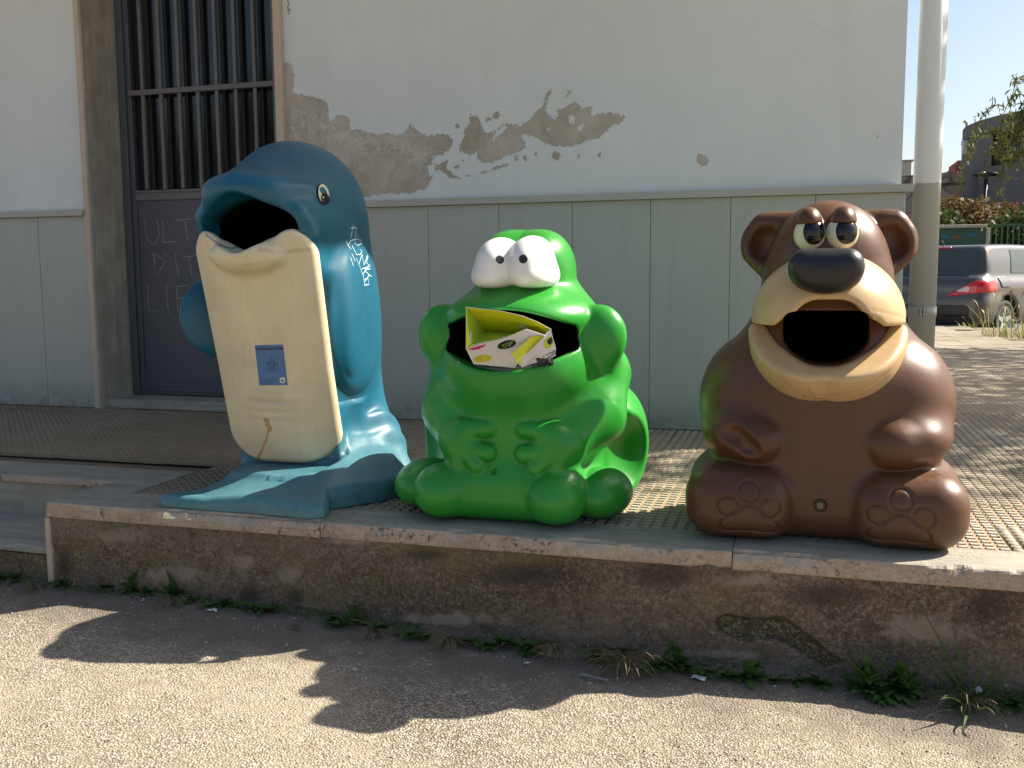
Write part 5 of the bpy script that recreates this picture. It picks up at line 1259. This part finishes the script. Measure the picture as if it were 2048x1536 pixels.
# ------------------------------------------------------------------ far side: car, box, fence, buildings, trees
def sel(V, Fq, m):  # keep faces whose vertices all satisfy m
    return Fq[m[Fq].all(1)]
def make_car(pos, head, sc, paint, label, h=.03):
    root = empty('parked_car', pos, label, 'car')
    A = math.radians(head); fx = np.array([math.sin(A), math.cos(A), 0]); rt = np.array([math.cos(A), -math.sin(A), 0])
    def W(V): V = np.asarray(V); return np.array(pos) + sc * (V[:, :1] * fx + V[:, 1:2] * rt + V[:, 2:3] * np.array([0, 0, 1.]))
    def wm(name, V, Fc, mat, parent=root, smooth=True): return mesh(name, W(V), Fc, mat, parent, smooth)
    def body(P):
        Q = P.copy(); Q[:, 1] = np.abs(Q[:, 1]); x, y, z = Q.T
        d = rbox(Q, (2.12, 0, .62), (2.08, .885 , .37), .20)
        d = smin(d, rbox(Q, (.42, 0, .52), (.40, .86, .20), .14), .10)
        cab = rbox(Q, (1.75, 0, 1.10), (1.66, .80, .37), .16)
        cab = smax(cab, (.30 - x + (z - 1.0) * .42) * .9, .10); cab = smax(cab, (x - (3.35 - (z - .9) * 1.55)) * .55, .12)
        cab = smax(cab, (y - (.86 - (z - .95) * .42)) * .92, .08); cab = smax(cab, z - 1.46 + .035 * (x - 1.5) ** 2, .08)
        d = smin(d, cab, .06)
        for wx in (.80, 3.42): d = smax(d, -np.maximum(np.sqrt((x - wx) ** 2 + (z - .32) ** 2) - .37, .62 - y), .03)
        return smax(d, .20 - z, .03)
    V, Fq = mesh_sdf(body, (-.1, -.98, .1), (4.3, .98, 1.6), h)
    wm('body', V, Fq, paint)
    e = .35 * h; N_ = np.stack([body((V + np.eye(3)[i] * e).astype(f32)) - body((V - np.eye(3)[i] * e).astype(f32)) for i in range(3)], 1); N_ /= length(N_)[:, None] + 1e-9
    # thin inset pieces follow the shell of the body
    def shell(name, reg, mat, off=.006):
        hh = h * .5; lo = np.array([-.15, -1, .1]);
        def f(P): return np.maximum(np.maximum(body(P) - off, -(body(P) + .02)), reg(P))
        V2, F2 = mesh_sdf(f, reg.lo, reg.hi, hh); return wm(name, V2, F2, mat)
    def region(lo, hi, fn=None, r=.05):
        c = (np.array(lo) + np.array(hi)) / 2; hf = (np.array(hi) - np.array(lo)) / 2
        def g(P):
            d = rbox(P, c, hf, r); return d if fn is None else np.maximum(d, fn(P))
        g.lo = np.array(lo) - .04; g.hi = np.array(hi) + .04; return g
    shell('rear_window', region((-.05, -.66, .965), (.66, .66, 1.365), None, .08), MT['cglass'])
    shell('side_window', region((1.0, .5, 1.0), (2.05, 1.0, 1.36), lambda P: (1.0 + .22 * (P[:, 2] - 1.0) * 2 - P[:, 0]) * .9, .07), MT['cglass'])
    shell('side_window', region((2.15, .5, 1.0), (3.1, 1.0, 1.36), lambda P: P[:, 0] - (3.1 - (P[:, 2] - 1.0) * 1.7), .05), MT['cglass'])
    for s_ in (1, -1):
        lo, hi = ((-.05, .36, .66), (.42, 1.0, .905)) if s_ > 0 else ((-.05, -1.0, .66), (.42, -.36, .905))
        shell('tail_light', region(lo, hi, lambda P: np.maximum(P[:, 2] - (.71 + (np.abs(P[:, 1]) - .38) * .55 ), .68 + (np.abs(P[:, 1]) - .36) * .12 - P[:, 2]) * .8, .02), MT['tail'], .012)
        lo2, hi2 = ((-.05, .50, .745), (.2, .68, .83)) if s_ > 0 else ((-.05, -.68, .745), (.2, -.50, .83))
        shell('reverse_lamp', region(lo2, hi2, lambda P: P[:, 2] - (.70 + (np.abs(P[:, 1]) - .38) * .52), .02), MT['lampw'], .020)
    shell('bumper_strip', region((-.1, -.70, .40), (.3, .70, .56), None, .06), MT['btrim'], .012)
    shell('brake_light', region((.1, -.17, 1.375), (.6, .17, 1.40), None, .01), MT['tail'], .012)
    shell('fuel_flap', region((.55, .7, .80), (.86, 1.0, .97), None, .05), paint, .012)
    mb = MB(); mb.tube([(.55, 0, 1.43), (.50, 0, 1.50)], [.018, .009], 8); me = mb.tube([(.50, 0, 1.50), (.36, 0, 1.78)], .004, 6).build('antenna', MT['btrim'], raw=True)
    o = link('antenna', me, root); 
    for v in me.vertices: v.co = Vector(W([tuple(v.co)])[0])
    for wx in (.80, 3.42):
        for s_ in (1, -1):
            n_ = 36; ang = np.linspace(0, 2 * np.pi, n_, endpoint=False)
            def lathe(prof, mat, name, par):
                VV = []; FF = []
                for r_, y_ in prof:
                    for a_ in ang: VV.append((wx + r_ * math.cos(a_), s_ * y_, .315 + r_ * math.sin(a_)))
                for i in range(len(prof) - 1):
                    for k in range(n_): FF.append((i * n_ + k, i * n_ + (k + 1) % n_, (i + 1) * n_ + (k + 1) % n_, (i + 1) * n_ + k))
                return wm(name, VV, FF, mat, par)
            ty = lathe([(.20, .66), (.30, .66), (.315, .70), (.315, .82), (.295, .85), (.225, .85), (.215, .83)], MT['tyre'], 'tyre', root)
            rim = lathe([(.222, .845), (.205, .845), (.195, .80), (.19, .70), (.0, .70)], MT['rim'], 'rim', root)
            mb = MB()
            for k in range(5):
                a_ = 2 * math.pi * k / 5 + .3; c, s2 = math.cos(a_), math.sin(a_)
                P = [(wx + r_ * c - t * s2, s_ * yy, .315 + r_ * s2 + t * c) for r_, t, yy in ((.03, -.035, .83), (.03, .035, .83), (.205, .030, .845), (.205, -.030, .845))] + [(wx + r_ * c - t * s2, s_ * .79, .315 + r_ * s2 + t * c) for r_, t in ((.03, -.035), (.03, .035), (.205, .030), (.205, -.030))]
                mb.quad(*P[:4]); mb.quad(P[0], P[1], P[5], P[4]); mb.quad(P[1], P[2], P[6], P[5]); mb.quad(P[3], P[0], P[4], P[7])
            me = mb.build('spokes', MT['rim'], raw=True)
            for v in me.vertices: v.co = Vector(W([tuple(v.co)])[0])
            link('spokes', me, root)
    return root
def glossy(name, c, rough, metal=0.0, coat=0.0):
    b = NB(name); b.col(b.mix(b.noise(3, 3), tuple(x * .92 for x in c), c)); b.rough(rough); b.set(Metallic=metal, Coat_Weight=coat, Coat_Roughness=.05); return b.m
MT['cglass'] = glossy('car_glass', (0.045, 0.06, 0.055), .05); MT['tail'] = glossy('tail_red', (0.50, 0.012, 0.018), .15, coat=.5); MT['lampw'] = glossy('lamp_clear', (0.62, 0.5, 0.5), .15)
MT['btrim'] = glossy('black_trim', (0.018, 0.018, 0.02), .5); MT['tyre'] = glossy('tyre', (0.02, 0.02, 0.02), .8); MT['rim'] = glossy('alloy', (0.55, 0.55, 0.56), .3, .7)
greyp = glossy('grey_car_paint', (0.075, 0.071, 0.067), .34, .3, .5); whitep = glossy('white_car_paint', (0.70, 0.71, 0.72), .3, 0, .5)
cp = U(1844, 600, 1, 16.7)
make_car((cp[0], 16.7, -.30), 35, 1.08, greyp, 'grey hatchback parked beyond the paving, seen from behind with red tail lamps')

# seeding grass at the end of the paving
def seed_grass(name, px, py, Y_, hts, label, n=14, spread=.18):
    lf = LF(); b0 = U(px, py, 1, Y_); 
    for j in range(n):
        bx, by = b0[0] + random.uniform(-spread, spread), Y_ + random.uniform(-.1, .1); h = random.uniform(*hts); az = random.uniform(0, 6.28)
        lf.leaf((bx, by, -.02), az, random.uniform(1.2, 1.5), h, .006, random.uniform(.2, .9), mi=0, n=7, prof=lambda t: 1 - t * .6)
        if j % 2 == 0:
            V = np.array(lf.V[-4]); lf.leaf(tuple(V), az, 1.2, h * .22, .016, .8, mi=1, n=5)
    for j in range(n * 2): lf.leaf((b0[0] + random.uniform(-spread, spread), Y_ + random.uniform(-.1, .1), -.02), random.uniform(0, 6.28), random.uniform(.6, 1.4), random.uniform(.08, .25), .006, random.uniform(.5, 1.8), mi=random.choice([0, 1]), n=5)
    tag(lf.build(name, [MT['ggold'], MT['straw']]), label, 'grass')
MT['ggold'] = leafmat('yellow_green_grass', (0.16, 0.22, 0.04), (0.36, 0.38, 0.10))
seed_grass('seeding_grass', 1998, 655, 13.6, (.35, .68), 'tall yellow green seeding grass in front of the wheel of the grey car', 16, .20)
seed_grass('seeding_grass', 1940, 652, 15.6, (.12, .26), 'short yellow grass tuft behind the paving edge below the car bumper', 5, .12)
seed_grass('seeding_grass', 2044, 668, 13.3, (.20, .45), 'low dry seeding grass at the right picture edge in front of the grey car', 8, .10)

# green metal container
MT['gbox'] = glossy('dark_green_paint', (0.018, 0.070, 0.040), .5); MT['gpale'] = plain('weathered_rim', (0.36, 0.33, 0.22), .8, .2, 9); MT['gslat'] = glossy('green_slat', (0.05, 0.13, 0.06), .6)
box = empty('green_container', (U(1930, 500, 1, 24)[0], 24, -.3), 'dark green metal container with faint spray marks behind the grey car', 'container')
xl, xr = U(1860, 460, 1, 24)[0], U(1972, 460, 1, 24)[0]; zt = U(1920, 452, 1, 24)[2]
MB().box(xl, xr, 24, 25.4, -.3, zt - .05, .01).build('body', MT['gbox'], box)
MB().box(xl - .03, xr + .02, 23.96, 25.45, zt - .045, zt + .03, .01).build('rim', MT['gpale'], box)
MB().box(xr + .002, xr + .08, 23.97, 25.44, -.3, zt - .05, .01).build('corner_post', MT['gpale'], box)
gb = MB().box(xr - .001, xr, 23.9, 23.95, 0, .001); gb.bm.free()
tb = bvh([o for o in box.children if o.name.startswith('body')][0])
MT['bluesp'] = plain('blue_spray', (0.03, 0.16, 0.30), .8); MT['redsp'] = plain('red_spray', (0.26, 0.07, 0.05), .8); MT['whitesp'] = plain('white_spray', (0.62, 0.64, 0.62), .8, .1)
def squig(cx, cy, w_, h_, n=7): return [[(cx - w_ / 2 + w_ * i / n, cy + (h_ / 2 if i % 2 else -h_ / 2) * random.uniform(.5, 1)) for i in range(n + 1)]]
for nm, c_, m_ in (('blue_tag', (1890, 473, 16, 9), 'bluesp'), ('red_tag', (1912, 475, 16, 9), 'redsp'), ('blue_tag', (1945, 470, 15, 9), 'bluesp')): decal_strokes(nm, tb, squig(*c_), .022, MT[m_], box, .01)
decal_poly('white_blot', tb, [[(1927, 456), (1931, 455), (1932, 462), (1930, 469), (1926, 465)], [(1963, 456), (1966, 456), (1965, 462), (1962, 462)]], MT['whitesp'], box, .01)
# iron fence right of it
fe = empty('iron_fence', (U(2010, 480, 1, 24.2)[0], 24.2, -.3), 'dark green iron railing in front of the hedge, right of the container', 'fence')
fx0 = xr + .10; fzt = U(2020, 446, 1, 24.2)[2]
MB().box(fx0, fx0 + 9, 24.19, 24.22, fzt - .06, fzt - .03).box(fx0, fx0 + 9, 24.19, 24.22, -.2, -.17).build('rail', MT['gslat'], fe)
pk = MB().box(-.014, .014, 24.17, 24.188, -.3, fzt, 0).build('picket', MT['gslat'], raw=True)
for i in range(40):
    o = bpy.data.objects.new('picket', pk); COL.objects.link(o); o.parent = fe; o.matrix_parent_inverse = Matrix.Translation(-Vector(fe.location)); o.location.x = fx0 + .03 + i * .115

# leafy masses
def leaf_cloud(n, sampler, size, aspect=.4, droop=0.0):
    c = sampler(n); a = rng.uniform(0, 2 * np.pi, n); t = rng.uniform(-.9, .9, n) - droop
    d = np.stack([np.cos(a) * np.cos(t), np.sin(a) * np.cos(t), np.sin(t)], 1); u = np.cross(d, rng.normal(size=(n, 3))); u /= np.linalg.norm(u, axis=1, keepdims=True)
    L = size * rng.uniform(.6, 1.3, n)[:, None]; Wd = L * aspect * .5
    V = np.stack([c - d * L * .5, c + u * Wd, c + d * L * .5, c - u * Wd], 1).reshape(-1, 3); F_ = np.arange(4 * n).reshape(-1, 4); return V, F_
def ellcloud(cs):
    def f(n):
        k = rng.integers(0, len(cs), n); C = np.array([c[0] for c in cs])[k]; R_ = np.array([c[1] for c in cs])[k]
        v = rng.normal(size=(n, 3)); v /= np.linalg.norm(v, axis=1, keepdims=True); return C + v * R_ * (rng.uniform(0.25, 1, (n, 1)) ** .5)
    return f
def foliage_mat(name, cols, scale=.9):
    b = NB(name); n = b.noise(scale, 5, .7); n2 = b.noise(scale * 9, 3, .7)
    c = b.ramp(b.math('ADD', b.math('MULTIPLY', n, .6), b.math('MULTIPLY', n2, .4)), [(0.34 + .32 * i / (len(cols) - 1), c_) for i, c_ in enumerate(cols)])
    b.col(c); b.rough(.6); b.set(Specular_IOR_Level=.25)
    tr = b.n('ShaderNodeBsdfTranslucent'); b.l(c, tr.inputs[0]); mx = b.n('ShaderNodeMixShader'); mx.inputs[0].default_value = .35
    b.l(b.b.outputs[0], mx.inputs[1]); b.l(tr.outputs[0], mx.inputs[2]); b.l(mx.outputs[0], b.t.nodes['Material Output'].inputs[0]); return b.m
MT['fred'] = foliage_mat('rusty_foliage', [(0.05, 0.03, 0.015), (0.15, 0.065, 0.03), (0.10, 0.085, 0.03), (0.26, 0.14, 0.06)], .7)
MT['fgreen'] = foliage_mat('green_foliage', [(0.022, 0.038, 0.012), (0.06, 0.085, 0.025), (0.15, 0.14, 0.05)], .8)
MT['ftree'] = foliage_mat('willowy_foliage', [(0.04, 0.05, 0.012), (0.09, 0.11, 0.025), (0.20, 0.20, 0.05)], 1.6)
MT['bark'] = plain('bark', (0.10, 0.075, 0.055), .9, .35, 12, bump=.02)
def wp(px, py, Y_): return U(px, py, 1, Y_)
def shrub(px0, px1, pyt, pyb, Y_, mat, label, n=9000, size=.16):
    cs = []; k = max(3, int((px1 - px0) / 14))
    for i in range(k):
        p = wp(px0 + (px1 - px0) * (i + .5) / k, pyb, Y_); q = wp(px0, pyt + random.uniform(0, 16), Y_); zt_ = q[2]; zb = -.3
        cs.append(((p[0], Y_ + random.uniform(-.4, .4), (zt_ + zb) / 2), (.75, .8, (zt_ - zb) / 2)))
    r = empty('shrub', (cs[0][0][0], Y_, -.3), label, 'shrub')
    V, F_ = leaf_cloud(n, ellcloud(cs), size, .55); mesh('foliage', V, F_, mat, r)
    mb = MB()
    for c, rr in cs: mb.tube([(c[0], c[1], -.35), (c[0] + random.uniform(-.2, .2), c[1], c[2])], [.05, .02], 6)
    mb.build('stem', MT['bark'], r)
shrub(1876, 1958, 384, 470, 27.5, MT['fred'], 'rusty brown shrub behind the green container, just right of the downpipe')
shrub(1955, 2040, 398, 470, 28.5, MT['fred'], 'reddish shrub behind the container, below the lamp and round building', 8000)
shrub(2000, 2110, 412, 470, 25.6, MT['fgreen'], 'green hedge shrub behind the iron railing at the right picture edge', 9000)
shrub(1868, 1900, 410, 470, 26.2, MT['fgreen'], 'small green shrub low behind the container beside the downpipe', 3500)

# street lamp with two heads
lp = wp(1972, 350, 30); lamp = empty('street_lamp', (lp[0], 30, -.3), 'black street lamp with two flat round heads in front of the round building', 'street lamp')
MB().tube([(lp[0], 30, -.3), (lp[0], 30, lp[2])], .055, 10).build('pole', MT['btrim'], lamp)
for s_ in (-1, 1):
    c = Vector((lp[0] + s_ * .17, 30, lp[2] + .02)); d_ = Vector((s_ * .22, 0, 1)).normalized(); mb = MB(); mb.tube([c - d_ * .05, c - d_ * .01, c + d_ * .03, c + d_ * .05], [.05, .17, .17, .08], 18); mb.tube([(lp[0], 30, lp[2] - .08), tuple(c)], .02, 6); mb.build('lamp_head', MT['btrim'], lamp)
# rounded grey building
MT['gwall'] = plain('grey_render', (0.150, 0.140, 0.128), .9, .12, .8, bump=.004); MT['gtrim'] = plain('grey_coping', (0.10, 0.095, 0.09), .9, .1, 3)
pL = wp(1925, 262, 36.5); RB = 5.4
vdir = np.array([pL[0], 36.5]) / math.hypot(pL[0], 36.5); nrm = np.array([vdir[1], -vdir[0]]); cc = np.array([pL[0], 36.5]) + nrm * RB
zt = pL[2]; rb = empty('round_building', (cc[0], cc[1], -.3), 'rounded dark grey building with a recessed window behind the trees', 'building')
def cylwall(r, z0, z1, mat, name, a0=0, a1=2 * math.pi, n=72, par=rb, cap_=True):
    VV = []; FF = []
    for i in range(n + 1):
        a_ = a0 + (a1 - a0) * i / n; VV += [(cc[0] + r * math.cos(a_), cc[1] + r * math.sin(a_), z0), (cc[0] + r * math.cos(a_), cc[1] + r * math.sin(a_), z1)]
    for i in range(n): FF.append((2 * i, 2 * i + 2, 2 * i + 3, 2 * i + 1))
    if cap_: FF.append(tuple(2 * i + 1 for i in range(n)))
    return mesh(name, VV, FF, mat, par)
def ang_at(px):
    r = ray(px, 300)[:2]; o = -cc; a2 = r @ r; b2 = 2 * (r @ o); c2 = o @ o - RB * RB; t = (-b2 - math.sqrt(max(0, b2 * b2 - 4 * a2 * c2))) / (2 * a2); p = r * t - cc; return math.atan2(p[1], p[0]), t
aw0, t0 = ang_at(1984); aw1, _ = ang_at(2075)
zw0, zw1 = CAMZ + ray(1984, 332)[2] * t0, CAMZ + ray(1984, 268)[2] * t0
cylwall(RB, -.4, zw0, MT['gwall'], 'wall', cap_=False); cylwall(RB, zw1, zt - .45, MT['gwall'], 'wall', cap_=False)
cylwall(RB, zw0, zw1, MT['gwall'], 'wall', aw1, aw0 + 2 * math.pi, 60, cap_=False)
cylwall(RB - .5, zw0, zw1, plain('recess_cream', (0.30, 0.27, 0.20), .8, .1, 2), 'window_recess', cap_=False)
cylwall(RB - .47, zw0, zw1, MT['cglass'], 'window_pane', aw0 - .02, aw0 + (aw1 - aw0) * .35, 8, cap_=False)
cylwall(RB + .03, zt - .45, zt - .38, MT['gtrim'], 'string_course', cap_=False); cylwall(RB, zt - .38, zt, MT['gwall'], 'parapet')
al, tl = ang_at(1932); lx, ly = cc[0] + (RB + .02) * math.cos(al), cc[1] + (RB + .02) * math.sin(al); zl = CAMZ + ray(1932, 295)[2] * tl
mb = MB(); mb.box(-.12, .12, -.10, .10, -.22, .22, .03, 2, rot=Matrix.Translation((lx, ly, zl)) @ Matrix.Rotation(al + math.pi / 2, 4, 'Z')); mb.build('wall_light', MT['whitesp'], rb)
vx = wp(1943, 250, 36.0); MB().tube([(vx[0], 36.0 + 1, zt - .1), (vx[0], 37, zt + .32), (vx[0] - .10, 37, zt + .40)], .05, 8).build('vent_pipe', MT['gpale'], rb)
# old stone wall and small far houses
b = NB('old_stone'); v = b.voro(2.2, out='Color'); d = b.voro(2.2, feature='DISTANCE_TO_EDGE'); b.col(b.mix(b.ramp(d, [(0.0, 1), (.07, 0)]), b.mix(b.sep(v)[0], (0.20, 0.16, 0.115), (0.38, 0.32, 0.24)), (0.11, 0.09, 0.07))); b.rough(.95); b.bump(b.math('ADD', d, b.noise(9, 4)), .6, .03); MT['ostone'] = b.m
x0, x1 = wp(1780, 360, 34)[0], wp(1930, 360, 34)[0]; ztw = wp(1900, 343, 34)[2]
pts = [(x0 - 2, -.4)] + [(x0 - 2 + (x1 - x0 + 2) * i / 24, ztw + (float(vnoise(i * .7, 1, 2)) - .5) * .22) for i in range(25)] + [(x1, -.4)]
ow = empty('old_stone_wall', (x0, 34, -.3), 'old rubble wall with a ragged top left of the round building', 'wall'); MB().prism(pts, 34, 34.5).build('masonry', MT['ostone'], ow)
MB().box(x0 - 2, x1, 33.97, 33.995, ztw - .42, ztw - .36).build('cable_pipe', MT['btrim'], ow)
MT['rbrick'] = plain('red_block', (0.28, 0.07, 0.06), .9, .15, 3); MT['cream_h'] = plain('cream_house', (0.62, 0.58, 0.44), .9, .08, 2)
hx = wp(1912, 318, 42); rh = empty('red_house', (hx[0], 42, -.3), 'stepped dark red building corner above the stone wall', 'building')
MB().box(hx[0], hx[0] + 5, 42, 46, -.4, wp(1912, 331, 42)[2]).box(wp(1920, 318, 42)[0], hx[0] + 5, 42.5, 45, wp(1912, 331, 42)[2] + .002, wp(1920, 318, 42)[2]).build('walls', MT['rbrick'], rh)
hx0, hx1 = wp(1770, 322, 46)[0], wp(1823, 322, 46)[0]; ch = empty('cream_house', (hx0, 46, -.3), 'small pale cream house seen between the plaster wall and the downpipe', 'building')
MB().box(hx0, hx1, 46, 50, -.4, wp(1815, 322, 46)[2]).build('walls', MT['cream_h'], ch); MB().box(hx0 - .1, hx1 + .1, 45.9, 50.1, wp(1815, 322, 46)[2] + .002, wp(1815, 320, 46)[2]).build('roof', MT['gpale'], ch)

# trees: the one at the right whose branches hang into view and whose crown dapples the pavement
def make_tree(base, cs, hang, n, label, leaf=.10):
    r = empty('tree', base, label, 'tree'); mb = MB(); bx, by, bz = base
    fork = Vector((bx - .1, by, bz + 2.2)); mb.tube([(bx, by, bz), (bx + .04, by, bz + 1.1), tuple(fork)], [.22, .17, .14], 10)
    for c, rr in cs:
        c = Vector(c); m_ = (fork + c) / 2 + Vector((random.uniform(-.3, .3), random.uniform(-.3, .3), .25)); mb.tube([tuple(fork), tuple(m_), tuple(c)], [.09, .05, .02], 6)
        for k in range(3):
            e = c + Vector([random.uniform(-.8, .8) * rr[i] for i in range(3)]); mb.tube([tuple(m_), tuple((m_ + e) / 2 + Vector((0, 0, .15))), tuple(e)], [.03, .018, .006], 5)
    mb.build('trunk', MT['bark'], r)
    V, F_ = leaf_cloud(n, ellcloud(cs), leaf, .38); VV = [V]; FF = [F_]; k0 = len(V)
    tw = MB()
    for (p0, L, cnt) in hang:
        for j in range(cnt):
            p = Vector(p0) + Vector((random.uniform(-.35, .35), random.uniform(-.5, .5), random.uniform(-.25, .25))); dx = random.uniform(-.55, .1); dy = random.uniform(-.25, .25); Lj = L * random.uniform(.6, 1.15); path = []
            for i in range(9): t = i / 8; path.append((p.x + dx * math.sin(t * 1.5), p.y + dy * t, p.z + .14 * math.sin(t * 3.1) - Lj * t ** 1.6))
            tw.tube(path, [.008, .007, .006, .005, .005, .004, .003, .003, .002], 4)
            m = 85; tt = rng.uniform(.12, 1, m); pc = np.array(path); idx = np.clip(tt * 8, 0, 7.99).astype(int); fr_ = (tt * 8 - idx)[:, None]; cpos = pc[idx] * (1 - fr_) + pc[idx + 1] * fr_
            v2, f2 = leaf_cloud(m, lambda n_: cpos + rng.normal(size=(m, 3)) * .03, .085, .24, droop=.8); VV.append(v2); FF.append(f2 + k0); k0 += len(v2)
    mesh('crown', np.concatenate(VV), np.concatenate(FF), MT['ftree'], r)
    if hang: tw.build('twigs', MT['bark'], r)
    else: tw.bm.free()
    return r
C0 = (6.2, 10.3, 4.7)
cs = [((4.5, 7.4, 5.1), (1.0, .9, .9)), ((4.6, 8.2, 4.3), (1.2, 1.2, .8)), ((5.9, 7.9, 5.0), (1.3, 1.2, .9)), ((5.2, 9.8, 5.3), (1.4, 1.4, .9)), ((6.9, 9.3, 5.4), (1.5, 1.4, .9)), ((4.4, 10.6, 4.2), (1.2, 1.3, .8)), ((6.2, 11.4, 4.8), (1.5, 1.5, 1.0)), ((7.8, 11.0, 4.9), (1.4, 1.5, 1.0)), ((5.2, 12.6, 4.3), (1.3, 1.3, .8)), ((6.9, 13.0, 4.6), (1.4, 1.2, .9))]
tp = [(tuple(wp(2066, 185, 12.0)), .75, 3), (tuple(wp(2074, 230, 12.3)), .75, 7), (tuple(wp(2066, 270, 12.0)), .55, 6), (tuple(wp(2085, 190, 12.0)), 1.0, 6)]
make_tree((6.3, 10.6, -.35), cs, tp, 11500, 'willowy tree at the right edge with drooping branches over the pavement', .17)
b_t = [((-14, -12, 4.0), (2.2, 2.0, 1.8)), ((-12.2, -12.5, 4.6), (2.0, 2.0, 1.6)), ((-13.2, -12, 2.8), (1.8, 1.8, 1.3))]
for k, (bx, sc) in enumerate(((-13.5, 1.0), (-9.2, .8), (-18.5, .9))):
    cs2 = [((bx + dx * sc, -12 + dy, -.3 + dz * sc), (rx * sc, ry, rz * sc)) for (dx, dy, dz), (rx, ry, rz) in [((0, 0, 4.2), (2.0, 2.0, 1.6)), ((1.3, .4, 5.0), (1.7, 1.6, 1.3)), ((-1.3, -.3, 3.4), (1.6, 1.6, 1.3)), ((.9, 0, 3.0), (1.5, 1.6, 1.2))]]
    make_tree((bx, -12, -.35), cs2, [], 5200, ['round dark tree across the street, mirrored in the door glass', 'smaller tree across the street to the right of the mirrored one', 'tree across the street farthest to the left'][k], .34)
